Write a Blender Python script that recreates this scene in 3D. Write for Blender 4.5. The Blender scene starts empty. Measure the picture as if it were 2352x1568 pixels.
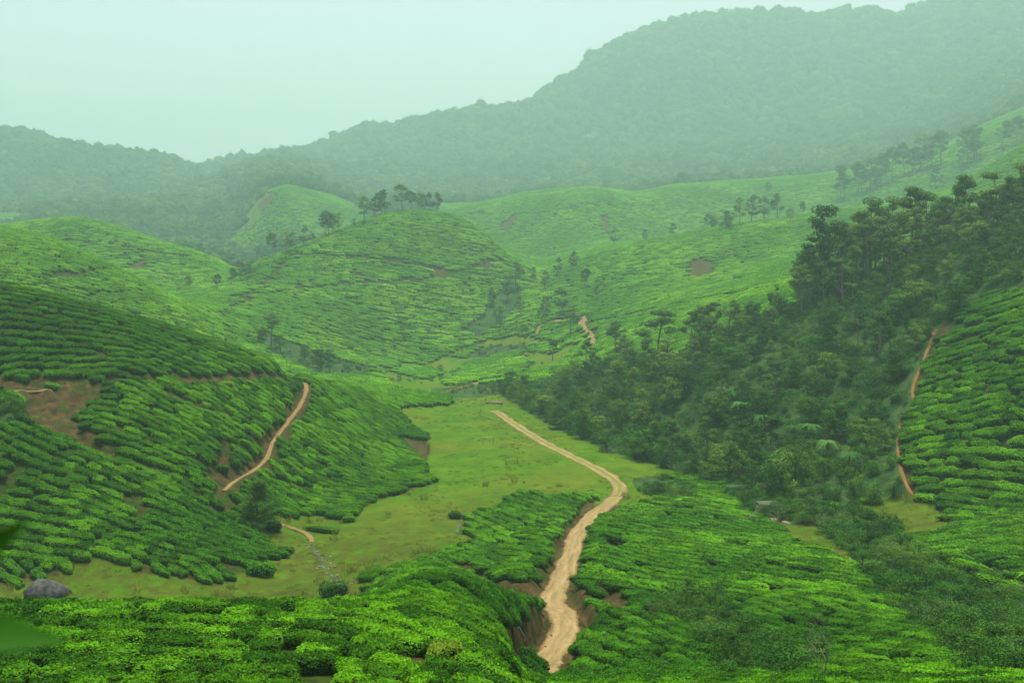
import bpy, math, random
import numpy as np
from mathutils import Vector, Matrix

# ------------------------------------------------------------------ camera, sky, sun, exposure
SC = bpy.context.scene
COL = SC.collection
rng = np.random.default_rng(11)
random.seed(5)

PW, PH, FPX = 2352.0, 1568.0, 2352.0 * 35.0 / 36.0   # measuring frame of the photograph
PITCH = math.radians(4.6)
ZC = 40.0                                            # eye height above the valley datum
CP, SP = math.cos(PITCH), math.sin(PITCH)

cam_d = bpy.data.cameras.new('camera')
cam_d.lens = 35.0
cam_d.sensor_width = 36.0
cam_d.clip_start = 0.05
cam_d.clip_end = 30000.0
cam_d.dof.use_dof = True
cam_d.dof.focus_distance = 140.0
cam_d.dof.aperture_fstop = 2.8
cam = bpy.data.objects.new('camera', cam_d)
cam.location = (0, 0, ZC)
cam.rotation_euler = (math.pi / 2 - PITCH, 0, 0)
COL.objects.link(cam)
SC.camera = cam

SUN_EL, SUN_AZ = math.radians(80), math.radians(18)
world = bpy.data.worlds.new('World')
SC.world = world
world.use_nodes = True
nt = world.node_tree
nt.nodes.clear()
w_out = nt.nodes.new('ShaderNodeOutputWorld')
w_bg = nt.nodes.new('ShaderNodeBackground')
w_sky = nt.nodes.new('ShaderNodeTexSky')
w_sky.sky_type = 'NISHITA'
w_sky.sun_disc = False
w_sky.sun_elevation = SUN_EL
w_sky.sun_rotation = SUN_AZ
w_sky.altitude = 1500
w_sky.air_density = 1.0
w_sky.dust_density = 4.0
w_sky.ozone_density = 1.0
w_hs = nt.nodes.new('ShaderNodeHueSaturation')
w_hs.inputs['Saturation'].default_value = 0.35
w_tint = nt.nodes.new('ShaderNodeMix')
w_tint.data_type = 'RGBA'
w_tint.blend_type = 'MULTIPLY'
w_tint.inputs[0].default_value = 1.0
w_tint.inputs[7].default_value = (1.0, 0.85, 0.90, 1)
nt.links.new(w_sky.outputs[0], w_hs.inputs['Color'])
nt.links.new(w_hs.outputs[0], w_tint.inputs[6])
nt.links.new(w_tint.outputs[2], w_bg.inputs[0])
w_bg.inputs[1].default_value = 0.115
nt.links.new(w_bg.outputs[0], w_out.inputs[0])

sun_d = bpy.data.lights.new('sun', 'SUN')
sun_d.energy = 5.0
sun_d.angle = math.radians(16)
sun_d.color = (1.0, 0.95, 0.86)
sun = bpy.data.objects.new('sun', sun_d)
sdir = Vector((math.sin(SUN_AZ) * math.cos(SUN_EL), math.cos(SUN_AZ) * math.cos(SUN_EL), math.sin(SUN_EL)))
sun.rotation_euler = sdir.to_track_quat('Z', 'Y').to_euler()
sun.location = (0, 0, 300)
COL.objects.link(sun)

SC.view_settings.view_transform = 'Standard'
SC.view_settings.look = 'None'
SC.view_settings.gamma = 1.0
SC.view_settings.use_curve_mapping = False
SC.view_settings.exposure = 1.06
cy = SC.cycles
cy.use_denoising = True
cy.max_bounces = 6
cy.diffuse_bounces = 1
cy.glossy_bounces = 1
cy.transmission_bounces = 2
cy.transparent_max_bounces = 4
cy.volume_bounces = 2
cy.sample_clamp_indirect = 4.0
cy.use_adaptive_sampling = True
cy.adaptive_threshold = 0.02
cy.caustics_reflective = False
cy.caustics_refractive = False
HAZE_DENSITY = 0.00047
HAZE_COLOR = (0.42, 0.68, 0.60, 1)
HAZE_ANISO = 0.35

# ------------------------------------------------------------------ measuring helpers
def ray(px, py):
    """photo position -> X per Y and Z per Y of the line of sight"""
    xc = (np.asarray(px, float) - PW / 2) / FPX
    yc = (PH / 2 - np.asarray(py, float)) / FPX
    fw = CP + yc * SP
    return xc / fw, (-SP + yc * CP) / fw

def project(X, Y, Z):
    zz = Z - ZC
    dep = np.maximum(Y * CP - zz * SP, 0.05)
    up = Y * SP + zz * CP
    return PW / 2 + FPX * X / dep, PH / 2 - FPX * up / dep

def _hash(ix, iy, seed):
    n = (ix.astype(np.int64) * 374761393 + iy.astype(np.int64) * 668265263 + seed * 974634777) & 0x7fffffff
    n = ((n ^ (n >> 13)) * 1274126177) & 0x7fffffff
    n = n ^ (n >> 16)
    return (n & 0xffff) / 65535.0

def vnoise(x, y, seed=0):
    x = np.asarray(x, float); y = np.asarray(y, float)
    ix = np.floor(x); iy = np.floor(y)
    fx = x - ix; fy = y - iy
    fx = fx * fx * (3 - 2 * fx); fy = fy * fy * (3 - 2 * fy)
    ix = ix.astype(np.int64); iy = iy.astype(np.int64)
    a = _hash(ix, iy, seed); b = _hash(ix + 1, iy, seed)
    c = _hash(ix, iy + 1, seed); d = _hash(ix + 1, iy + 1, seed)
    return (a + (b - a) * fx + (c - a) * fy + (a - b - c + d) * fx * fy) * 2 - 1

def fbm(x, y, oct=4, seed=0):
    s = 0.0; amp = 1.0; tot = 0.0
    for k in range(oct):
        s = s + amp * vnoise(x * 2 ** k + 17.3 * k, y * 2 ** k - 9.1 * k, seed + k)
        tot += amp; amp *= 0.5
    return s / tot

def in_poly(px, py, poly):
    px = np.asarray(px); py = np.asarray(py)
    res = np.zeros(px.shape, bool)
    n = len(poly)
    for i in range(n):
        x0, y0 = poly[i]; x1, y1 = poly[(i + 1) % n]
        if y0 == y1:
            continue
        c = ((y0 > py) != (y1 > py)) & (px < (x1 - x0) * (py - y0) / (y1 - y0) + x0)
        res ^= c
    return res

def smooth(a, b, x):
    t = np.clip((x - a) / (b - a), 0, 1)
    return t * t * (3 - 2 * t)

# ------------------------------------------------------------------ the lie of the land
# each line runs across the valley from one side to the other at a distance that is its own:
# (x in photo, y in photo, distance) or (x in photo, None, distance, height against the eye)
def flat(Y, z):
    return [(-1200, None, Y, z), (3600, None, Y, z)]

LINES = [
    flat(0.5, -1.7),
    flat(12.0, -6.8),
    [(-1200, None, 36, -16.1), (1000, None, 36, -16.1), (1250, None, 36, -16.6), (3600, None, 36, -16.6)],
    # crest of the near slope
    [(-500, 1428, 45), (0, 1426, 45), (400, 1419, 46), (800, 1416, 47), (1000, 1426, 47), (1120, 1468, 46), (1190, 1600, 43),
     (1300, 1612, 42), (1800, 1610, 42), (2352, 1600, 42), (2850, 1595, 42)],
    # just behind it
    [(-500, None, 72, -34), (0, None, 72, -34.0), (600, None, 74, -34.0), (780, None, 73, -32.5), (900, 1374, 82), (1000, 1362, 82),
     (1140, 1440, 74), (1200, 1510, 70), (1250, 1538, 70), (1400, 1538, 67), (1700, 1540, 62), (2352, 1526, 58), (2850, 1520, 58)],
    # foot of the near slope
    [(-500, 1380, 107), (0, 1378, 107), (300, 1374, 109), (600, 1368, 112), (790, 1345, 114), (880, 1318, 114), (1000, 1298, 114),
     (1070, 1302, 113), (1150, 1372, 98), (1220, 1398, 94), (1290, 1402, 93), (1400, 1394, 94), (1700, 1402, 90), (1900, 1424, 86), (2100, 1408, 88),
     (2352, 1390, 92), (2850, 1380, 94)],
    # second strip
    [(-500, 1200, 122), (0, 1205, 122), (200, 1205, 123), (400, 1235, 125), (560, 1260, 127), (620, 1280, 127), (800, 1270, 130), (1000, 1250, 134),
     (1100, 1270, 126), (1150, 1300, 118), (1310, 1300, 113), (1400, 1300, 113), (1700, 1288, 114), (1900, 1310, 108), (2100, 1300, 112), (2200, 1275, 114),
     (2352, 1260, 114), (2850, 1230, 116)],
    # foot of the spur, the near end of the meadow, the culvert
    [(-500, 1000, 134), (0, 1005, 134), (200, 1045, 136), (400, 1085, 139), (520, 1122, 144), (610, 1150, 149), (700, 1188, 150), (900, 1150, 160),
     (1200, 1150, 160), (1400, 1140, 163), (1600, 1150, 158), (1750, 1185, 148), (1850, 1200, 142), (2000, 1200, 142), (2150, 1195, 138), (2352, 1182, 132),
     (2850, 1150, 128)],
    # half-way up the slopes
    [(-500, 860, 150), (0, 872, 151), (150, 872, 154), (300, 868, 158), (500, 920, 168), (600, 960, 172), (700, 1000, 176), (820, 1040, 184), (930, 1068, 190),
     (985, 1050, 196), (1200, 1040, 200), (1450, 1045, 199), (1550, 1062, 196), (1650, 1075, 192), (1800, 1035, 182), (1950, 1010, 174), (2060, 1000, 168),
     (2200, 950, 158), (2352, 915, 148), (2850, 850, 138)],
    # crest of the spur beside the path, far end of the meadow
    [(-500, 590, 165), (0, 655, 172), (200, 703, 178), (400, 758, 188), (600, 825, 200), (690, 872, 208), (800, 895, 232), (900, 925, 252), (1000, 930, 262),
     (1130, 925, 270), (1250, 945, 258), (1350, 945, 246), (1450, 925, 240), (1600, 868, 234), (1800, 812, 224), (2050, 770, 208), (2200, 725, 195),
     (2352, 668, 183), (2850, 520, 170)],
    # behind it
    [(-500, None, 230, -18), (0, None, 232, -22), (200, None, 245, -27), (400, None, 262, -32), (600, None, 270, -35), (700, None, 272, -36.3),
     (800, None, 285, -36.8), (900, 880, 312), (1000, 880, 316), (1130, 890, 306), (1250, 885, 300), (1350, 855, 300), (1450, 835, 296), (1600, 790, 286),
     (1750, 735, 270), (1880, 680, 260), (2050, 622, 248), (2200, 575, 240), (2352, 525, 230), (2850, 380, 215)],
    # front hills beyond
    [(-500, 500, 330), (0, 529, 330), (80, 542, 330), (150, 566, 330), (250, 612, 328), (350, 662, 324), (420, 702, 320), (500, 738, 330), (600, 772, 340), (750, 812, 346),
     (850, 828, 360), (950, 838, 370), (1050, 836, 372), (1100, 822, 376), (1250, 800, 362), (1400, 760, 350), (1500, 730, 340), (1650, 690, 330),
     (1800, 650, 320), (1860, 636, 316), (2050, None, 325, -8), (2200, None, 325, -2), (2352, None, 320, 4), (2850, None, 320, 12)],
    # middle of the dome
    [(-500, None, 382, 2), (0, None, 382, 1), (150, None, 380, -3), (300, 636, 384), (400, 688, 374), (500, 680, 378), (560, 662, 386), (640, 672, 388), (750, 680, 392),
     (900, 684, 400), (1050, 700, 408), (1150, 740, 402), (1250, 722, 396), (1400, 682, 394), (1500, 660, 390), (1650, 636, 386), (1800, 608, 380),
     (1880, 590, 380), (2050, 550, 395), (2200, 478, 398), (2352, 425, 398), (2850, 330, 398)],
    # crests of dome and right hill
    [(-500, 540, 440), (0, 524, 440), (100, 508, 440), (170, 503, 440), (280, 525, 440), (400, 566, 440), (500, 600, 438), (550, 634, 432), (600, 602, 424),
     (700, 564, 436), (830, 513, 452), (900, 492, 464), (950, 486, 470), (1050, 500, 468), (1120, 545, 460), (1170, 592, 455), (1240, 640, 452), (1300, 612, 452),
     (1400, 575, 455), (1500, 554, 460), (1650, 524, 465), (1800, 506, 465), (1880, 493, 465), (2050, 470, 476), (2200, 428, 478), (2352, 340, 478), (2850, 220, 478)],
    # dips behind
    [(-500, None, 580, 0), (0, None, 580, 4), (300, None, 580, -2), (450, 588, 590), (600, None, 560, -8), (700, None, 560, -2), (830, None, 560, 8), (950, None, 565, 14),
     (1050, None, 560, 10), (1170, 580, 540), (1250, 598, 532), (1300, 582, 534), (1400, 560, 542), (1550, None, 550, 7), (1800, None, 552, 12), (1900, None, 560, 18),
     (2050, None, 580, 26), (2200, 432, 580), (2352, None, 575, 52), (2850, None, 575, 90)],
    # second tier of tea hills
    [(-500, 520, 720), (0, 505, 720), (300, 505, 720), (450, 530, 720), (540, 528, 700), (590, 474, 690), (650, 433, 690), (720, 448, 690), (850, 492, 690), (950, 492, 680),
     (1040, 482, 660), (1100, 475, 660), (1200, 455, 660), (1300, 437, 660), (1380, 435, 660), (1450, 450, 665), (1550, 428, 690), (1700, 424, 700), (1850, 416, 700),
     (2050, 388, 690), (2200, 338, 680), (2352, 275, 670), (2850, 150, 660)],
    [(-500, 488, 1120), (0, 478, 1120), (300, 473, 1120), (450, 463, 1120), (520, 448, 1120), (600, 412, 1120), (700, 420, 1120), (770, 450, 1120), (850, 473, 1120), (950, 470, 1120),
     (1100, 480, 1120), (1300, 454, 1120), (1500, 440, 1120), (1700, 423, 1120), (1900, 403, 1109), (2100, 353, 1098), (2352, 233, 1075), (2850, 68, 1042)],
    [(-500, 214, 1890), (0, 317, 1890), (70, 336, 1890), (130, 364, 1890), (200, 376, 1890), (280, 376, 1890), (350, 395, 1890), (435, 420, 1890), (520, 414, 1890),
     (600, 386, 1890), (700, 388, 1890), (850, 396, 1890), (1100, 386, 1890), (1500, 351, 1890), (1900, 296, 1863), (2352, 116, 1809), (2850, -114, 1769)],
    [(-500, 320, 2237), (0, 390, 2237), (250, 430, 2237), (400, 436, 2237), (440, 426, 2237), (530, 399, 2237), (600, 378, 2237), (700, 370, 2237), (760, 350, 2237), (830, 323, 2237),
     (950, 310, 2237), (1050, 273, 2237), (1180, 268, 2237), (1230, 242, 2237), (1270, 208, 2237), (1330, 178, 2237), (1440, 95, 2237), (1500, 70, 2237), (1600, 60, 2237),
     (1850, 60, 2237), (2100, 48, 2213), (2170, 26, 2202), (2352, -50, 2166), (2850, -40, 2060)],
    [(-1200, None, 3700, -60), (3600, None, 3700, -60)],
    [(-1200, None, 5400, -80), (3600, None, 5400, -80)],
]

# the hills beyond the meadow lie farther out than first measured: distances are stretched there
_WA = np.array([0.0, 290.0, 760.0, 1120.0, 1890.0, 9000.0]); _WB = np.array([0.0, 290.0, 1110.0, 1390.0, 1890.0, 9000.0])
def far_out(Y): return np.interp(Y, _WA, _WB)
def far_in(Y): return np.interp(Y, _WB, _WA)

U_IN = np.arange(-0.56, 0.5601, 0.0019)
U_OUT = 0.56 + 0.64 * (np.arange(1, 25) / 24.0) ** 1.3
UG = np.concatenate([-U_OUT[::-1], U_IN, U_OUT])
YG = np.concatenate([[0.5, 1.5, 3.0], np.exp(np.linspace(math.log(5), math.log(5400), 660))])
NU, NY = len(UG), len(YG)

def line_at(line):
    us, ys, vs = [], [], []
    for p in line:
        u, v = ray(p[0], 700 if p[1] is None else p[1])
        if p[1] is None:
            v = p[3] / p[2]
        us.append(float(u)); ys.append(float(far_out(p[2]))); vs.append(float(v))
    Yl = np.interp(UG, us, ys); Vl = np.interp(UG, us, vs)
    k = np.exp(-0.5 * (np.arange(-12, 13) / 4.0) ** 2); k /= k.sum()
    pad = lambda a: np.convolve(np.pad(a, 12, mode='edge'), k, mode='valid')
    return pad(Yl), pad(Vl)

KY, KZ = [], []
for ln in LINES:
    a, b = line_at(ln)
    KY.append(a); KZ.append(a * b)
KY = np.array(KY); KZ = np.array(KZ)
hk = np.diff(KY, axis=0); dk = np.diff(KZ, axis=0) / hk
mk = np.zeros_like(KY)
mk[0] = dk[0]; mk[-1] = dk[-1]
w1 = 2 * hk[1:] + hk[:-1]; w2 = hk[1:] + 2 * hk[:-1]
same = dk[:-1] * dk[1:] > 0
with np.errstate(divide='ignore', invalid='ignore'):
    mid = (w1 + w2) / (w1 / dk[:-1] + w2 / dk[1:])
mk[1:-1] = np.where(same, mid, 0)
ZG = np.zeros((NY, NU))
for j in range(NU):
    ky = KY[:, j]
    i = np.clip(np.searchsorted(ky, YG, side='right') - 1, 0, len(ky) - 2)
    h = ky[i + 1] - ky[i]; t = np.clip((YG - ky[i]) / h, 0, 1)
    ZG[:, j] = ((1 + 2 * t) * (1 - t) ** 2 * KZ[i, j] + t * (1 - t) ** 2 * h * mk[i, j]
                + t * t * (3 - 2 * t) * KZ[i + 1, j] + t * t * (t - 1) * h * mk[i + 1, j])
ZG += ZC
YM = np.repeat(YG[:, None], NU, 1)
XM = YM * UG[None, :]
# uneven ground
_YN = far_in(YM)
amp = 0.28 * smooth(20, 120, YM) + 0.9 * smooth(200, 420, YM) + 11.0 * smooth(640, 1800, YM)
n1 = fbm(XM / 34, YM / 34, 4, 3)
n2 = fbm(XM / 150, YM / 150, 4, 9)
gul = 1 - np.abs(fbm(XM / 170, YM / 380, 4, 21)) * 2.2
ZG += np.where(_YN < 560, amp * n1 * 0.8, amp * (0.5 * n1 + 0.9 * n2))
ZG += smooth(900, 1800, YM) * (1 - smooth(2150, 2400, YM)) * gul * 20.0
LOGY = np.log(YG)

def hgt(X, Y):
    X = np.asarray(X, float); Y = np.asarray(Y, float)
    Yc = np.clip(Y, YG[0], YG[-1] - 1e-6)
    fu = np.interp(X / np.maximum(Yc, 0.3), UG, np.arange(NU))
    fy = np.interp(Yc, YG, np.arange(NY))
    iu = np.clip(fu.astype(int), 0, NU - 2); iy = np.clip(fy.astype(int), 0, NY - 2)
    tu = fu - iu; ty = fy - iy
    return (ZG[iy, iu] * (1 - tu) * (1 - ty) + ZG[iy, iu + 1] * tu * (1 - ty)
            + ZG[iy + 1, iu] * (1 - tu) * ty + ZG[iy + 1, iu + 1] * tu * ty)

def normal_at(X, Y, e=0.8):
    gx = (hgt(X + e, Y) - hgt(X - e, Y)) / (2 * e)
    gy = (hgt(X, Y + e) - hgt(X, Y - e)) / (2 * e)
    n = np.stack([-gx, -gy, np.ones_like(gx)], -1)
    return n / np.linalg.norm(n, axis=-1, keepdims=True)

def spot(px, py, y0=20.0, y1=1500.0):
    """the ground point seen at a photo position between two distances (or the skyline there)"""
    u, v = ray(px, py)
    Ys = np.exp(np.linspace(math.log(float(far_out(y0))), math.log(float(far_out(y1))), 900))
    z = hgt(u * Ys, Ys) - ZC
    g = z - v * Ys
    up = np.nonzero(g >= 0)[0]
    if len(up) and up[0] > 0:
        i = up[0]
        t = g[i - 1] / (g[i - 1] - g[i])
        Y = Ys[i - 1] + t * (Ys[i] - Ys[i - 1])
    elif len(up):
        Y = Ys[0]
    else:
        Y = Ys[np.argmax(z / Ys)]
    return float(u * Y), float(Y), float(hgt(u * Y, Y))

def catmull(pts, step):
    P = np.array(pts, float)
    P = np.vstack([2 * P[0] - P[1], P, 2 * P[-1] - P[-2]])
    out = []
    for i in range(1, len(P) - 2):
        n = max(2, int(np.linalg.norm(P[i + 1, :2] - P[i, :2]) / step))
        t = np.linspace(0, 1, n, endpoint=False)[:, None]
        a, b, c, d = P[i - 1], P[i], P[i + 1], P[i + 2]
        out.append(0.5 * (2 * b + (c - a) * t + (2 * a - 5 * b + 4 * c - d) * t ** 2 + (3 * b - a - 3 * c + d) * t ** 3))
    out.append(P[-2][None])
    return np.vstack(out)

# ------------------------------------------------------------------ paths: where they run, and their beds cut into the ground
ROADS = {}
def make_way(key, pts, width, y0, y1, step=0.7):
    w = []
    for p in pts:
        x, y, z = spot(p[0], p[1], p[2] if len(p) > 2 else y0, p[3] if len(p) > 3 else y1)
        w.append((x, y, z))
    c = catmull(w, step)
    n = max(3, int(5 / step)) | 1
    k = np.ones(n) / n
    for a in range(3):
        c[:, a] = np.convolve(np.pad(c[:, a], n // 2, mode='edge'), k, mode='valid')
    ROADS[key] = (c, width)

make_way('road', [(1225, 1550, 62, 110), (1255, 1510, 58, 110), (1300, 1440, 58, 120), (1290, 1400, 62, 130), (1268, 1372, 62, 130), (1290, 1325, 66, 140), (1312, 1270, 74, 150),
                  (1325, 1225, 84, 160), (1362, 1180, 90, 170), (1400, 1150, 120, 190), (1424, 1118, 120, 200), (1400, 1090, 120, 230), (1340, 1058, 130, 240), (1250, 1013, 140, 250),
                  (1180, 970, 150, 270), (1135, 940, 160, 280)], 2.7, 58, 290)
make_way('spur_path', [(700, 878, 150, 230), (704, 895, 150, 230), (685, 935, 140, 225), (650, 980, 140, 220), (622, 1020, 130, 210), (612, 1055, 130, 200), (580, 1078, 130, 195), (530, 1108, 130, 190), (512, 1128, 130, 180)], 0.85, 120, 230)
make_way('slope_path', [(2150, 752), (2135, 790), (2115, 840), (2095, 890), (2098, 930), (2070, 970), (2062, 1020), (2068, 1070), (2085, 1120), (2105, 1150)], 0.6, 110, 230)
make_way('terrace_path', [(-160, 898), (0, 896), (110, 893), (230, 880), (400, 872), (560, 868), (650, 866), (700, 878)], 0.6, 120, 225)
make_way('meadow_path', [(622, 1192), (650, 1203), (690, 1216), (712, 1228), (718, 1245)], 0.8, 110, 170)
make_way('valley_track', [(960, 895), (1010, 902), (1060, 888), (1100, 878), (1180, 862), (1260, 842)], 2.6, 270, 400)
make_way('hill_track', [(1365, 795), (1362, 775), (1345, 755), (1335, 742), (1345, 728), (1300, 735), (1255, 742), (1225, 772)], 3.2, 300, 430)
make_way('hill_bench', [(1330, 745), (1450, 725), (1560, 700), (1680, 678), (1800, 655)], 1.0, 310, 440)
make_way('hill_path', [(680, 582), (640, 615), (590, 668), (540, 702), (470, 718), (390, 720)], 1.0, 330, 470)
make_way('dome_bench', [(520, 700), (700, 665), (880, 650), (980, 642), (1060, 625), (1150, 600)], 1.0, 370, 470)
make_way('dome_bench_upper', [(655, 588), (760, 590), (880, 600), (1010, 618)], 0.9, 380, 470)
make_way('far_bench', [(1000, 500), (1100, 492), (1250, 490), (1420, 478)], 0.9, 560, 700)
make_way('hill_bench_left', [(110, 640), (180, 630), (250, 618), (265, 614)], 1.2, 260, 345)
make_way('hill_bench_back', [(250, 565), (340, 580), (430, 590), (500, 590)], 1.0, 385, 460)

def way_distance(X, Y, key):
    c, w = ROADS[key]
    X = np.asarray(X, float).ravel(); Y = np.asarray(Y, float).ravel()
    best = np.full(X.shape, 1e9); zz = np.zeros(X.shape)
    m = (X > c[:, 0].min() - 12) & (X < c[:, 0].max() + 12) & (Y > c[:, 1].min() - 12) & (Y < c[:, 1].max() + 12)
    idx = np.nonzero(m)[0]
    cs = c[::2] if len(c) > 120 else c
    for s in range(0, len(idx), 20000):
        ii = idx[s:s + 20000]
        d = (X[ii, None] - cs[None, :, 0]) ** 2 + (Y[ii, None] - cs[None, :, 1]) ** 2
        k = d.argmin(1)
        best[ii] = np.sqrt(d[np.arange(len(ii)), k]); zz[ii] = cs[k, 2]
    return best, zz

_d, _z = way_distance(XM, YM, 'road')
_d = _d.reshape(XM.shape)
_c = ROADS['road'][0]
_o = np.argsort(_c[:, 1])
_rx = np.interp(YM, _c[_o, 1], _c[_o, 0])
_k = smooth(56, 66, YM) * (1 - smooth(76, 102, YM)) * (XM < _rx)
ZG = ZG + 1.7 * _k * smooth(1.4, 2.6, _d) * (1 - smooth(3.5, 11.8, _d))
_k = smooth(60, 75, YM) * (1 - smooth(125, 150, YM))
ZG = ZG + 0.8 * _k * smooth(1.4, 2.4, _d) * (1 - smooth(4.5, 11, _d))
for key in ROADS:
    d, z = way_distance(XM, YM, key)
    d = d.reshape(XM.shape); z = z.reshape(XM.shape)
    w = ROADS[key][1]
    bl = 1 - smooth(w * 0.55, w * 0.55 + (1.6 if w > 2 else 1.0), d)
    ZG = ZG * (1 - bl) + (z - (0.25 if key in ('road',) else 0.10)) * bl
for key in ROADS:
    c, w = ROADS[key]
    c[:, 2] = hgt(c[:, 0], c[:, 1])

# ------------------------------------------------------------------ what grows where
GRASS = [
    ([(-600, 1402), (-600, 1345), (0, 1342), (60, 1334), (160, 1310), (230, 1284), (287, 1302), (380, 1326), (507, 1346), (547, 1314), (650, 1275), (617, 1245), (570, 1208), (600, 1192),
      (700, 1183), (800, 1200), (850, 1158), (990, 1112), (968, 1062), (984, 1010), (950, 985), (910, 938), (1034, 930), (1038, 908), (1150, 904), (1250, 970), (1400, 1036), (1570, 1085),
      (1560, 1110), (1460, 1118), (1520, 1150), (1420, 1180), (1340, 1192), (1372, 1140), (1200, 1132), (1130, 1172), (1062, 1192), (1090, 1250), (930, 1298), (842, 1322), (830, 1362), (800, 1410)], 90, 292),
    ([(1725, 1150), (1800, 1185), (1880, 1200), (1985, 1288), (1965, 1312), (1880, 1268), (1800, 1228), (1740, 1190)], 85, 165),
    ([(1960, 1165), (2080, 1130), (2210, 1208), (2090, 1240), (2060, 1225), (1990, 1195)], 100, 160),
    ([(860, 850), (880, 830), (980, 838), (1060, 800), (1120, 782), (1210, 770), (1330, 795), (1300, 830), (1190, 876), (1110, 905), (1000, 912), (900, 892)], 285, 420),
    ([(560, 500), (600, 455), (625, 440), (600, 500), (570, 530)], 640, 760),
]
TEA_ISLANDS = [
    ([(905, 856), (930, 846), (1000, 848), (1012, 862), (975, 872)], 285, 420),
    ([(1020, 884), (1060, 850), (1090, 830), (1140, 812), (1215, 830), (1200, 852), (1120, 872), (1080, 886)], 285, 420),
    ([(1090, 892), (1140, 862), (1240, 848), (1270, 850), (1240, 876), (1120, 905)], 285, 420),
    ([(1160, 812), (1200, 806), (1210, 815), (1170, 820)], 285, 420),
    ([(1030, 818), (1090, 796), (1130, 800), (1060, 824)], 285, 420),
    ([(1225, 790), (1290, 800), (1270, 815), (1215, 806)], 285, 420),
    ([(870, 838), (905, 830), (915, 842), (885, 850)], 285, 420),
]
FOREST_NEAR = [(1030, 912), (1090, 892), (1190, 880), (1260, 856), (1380, 812), (1480, 835), (1560, 815), (1640, 780), (1760, 728), (1830, 700), (1856, 620), (1880, 560), (2050, 480), (2352, 380), (2700, 200),
               (2700, 560), (2352, 655), (2240, 690), (2155, 752), (2112, 850), (2088, 980), (2060, 1060), (2085, 1130), (1960, 1165), (1900, 1170), (1780, 1150), (1700, 1118), (1560, 1098), (1480, 1072), (1250, 968), (1150, 918), (1040, 922)]
SCRUB = [
    ([(1640, 1105), (1780, 1140), (1900, 1165), (2040, 1200), (2110, 1262), (2200, 1310), (2420, 1400), (2700, 1560), (2250, 1560), (2180, 1500), (2060, 1405), (1985, 1310), (1890, 1215), (1760, 1190), (1690, 1160)], 48, 165),
    ([(1452, 1100), (1500, 1092), (1560, 1108), (1600, 1140), (1540, 1152), (1470, 1130)], 120, 190),
    ([(1478, 1392), (1560, 1372), (1630, 1376), (1700, 1425), (1770, 1490), (1860, 1530), (1860, 1560), (1640, 1560), (1660, 1500), (1590, 1450)], 46, 104),
    ([(590, 770), (640, 760), (700, 800), (790, 830), (860, 845), (850, 868), (720, 862), (660, 835), (610, 810)], 225, 345),
    ([(1060, 760), (1100, 730), (1130, 690), (1160, 640), (1190, 640), (1200, 700), (1150, 745), (1100, 775)], 330, 480),
    ([(1070, 815), (1120, 795), (1200, 790), (1215, 800), (1110, 828)], 300, 420),
    ([(990, 892), (1100, 888), (1180, 872), (1190, 890), (1090, 915), (1000, 908)], 262, 330),
    ([(-600, 925), (0, 930), (60, 930), (70, 960), (30, 975), (-600, 975)], 110, 170),
]
BARE = [
    ([(40, 905), (110, 898), (235, 888), (240, 910), (180, 955), (190, 990), (260, 1040), (345, 1078), (330, 1085), (240, 1050), (150, 1012), (80, 985), (50, 950)], 110, 175),
    ([(-600, 874), (0, 874), (70, 872), (240, 878), (230, 888), (110, 893), (-600, 897)], 110, 180),
    ([(640, 862), (628, 838), (660, 830), (690, 868), (680, 880)], 170, 235),
    ([(1140, 1472), (1180, 1420), (1260, 1392), (1278, 1432), (1270, 1470), (1190, 1545), (1175, 1530)], 40, 92),
    ([(1320, 1400), (1380, 1405), (1375, 1445), (1340, 1450)], 48, 112),
    ([(1358, 1376), (1400, 1352), (1450, 1390), (1440, 1402), (1385, 1400)], 60, 125),
    ([(1030, 1296), (1075, 1300), (1150, 1335), (1225, 1358), (1225, 1384), (1150, 1362), (1090, 1330)], 70, 128),
    ([(1575, 606), (1610, 588), (1645, 606), (1640, 640), (1600, 652), (1576, 640)], 390, 470),
    ([(470, 1085), (500, 1040), (535, 1070), (570, 1060), (600, 1000), (640, 960), (662, 960), (622, 1040), (590, 1075), (505, 1130), (480, 1105)], 130, 200),
    ([(935, 985), (985, 1010), (978, 1068), (960, 1050), (905, 1000)], 175, 215),
    ([(1150, 515), (1185, 492), (1190, 505), (1160, 545)], 560, 680),
    ([(1380, 500), (1395, 495), (1400, 545), (1385, 540)], 460, 690),
    ([(290, 608), (330, 598), (335, 612), (300, 628)], 385, 450),
    ([(985, 620), (1020, 615), (1040, 628), (990, 632)], 395, 470),
    ([(1085, 610), (1130, 606), (1140, 618), (1090, 622)], 400, 470),
    ([(2200, 1275), (2240, 1290), (2352, 1340), (2352, 1365), (2240, 1320)], 70, 130),
    ([(1395, 1237), (1430, 1236), (1445, 1262), (1400, 1262)], 85, 130),
    ([(590, 470), (625, 440), (640, 445), (600, 490)], 640, 760),
]
TEA, GRA, FOR, SCR, BAR, FARF = 0, 1, 2, 3, 4, 5

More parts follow.
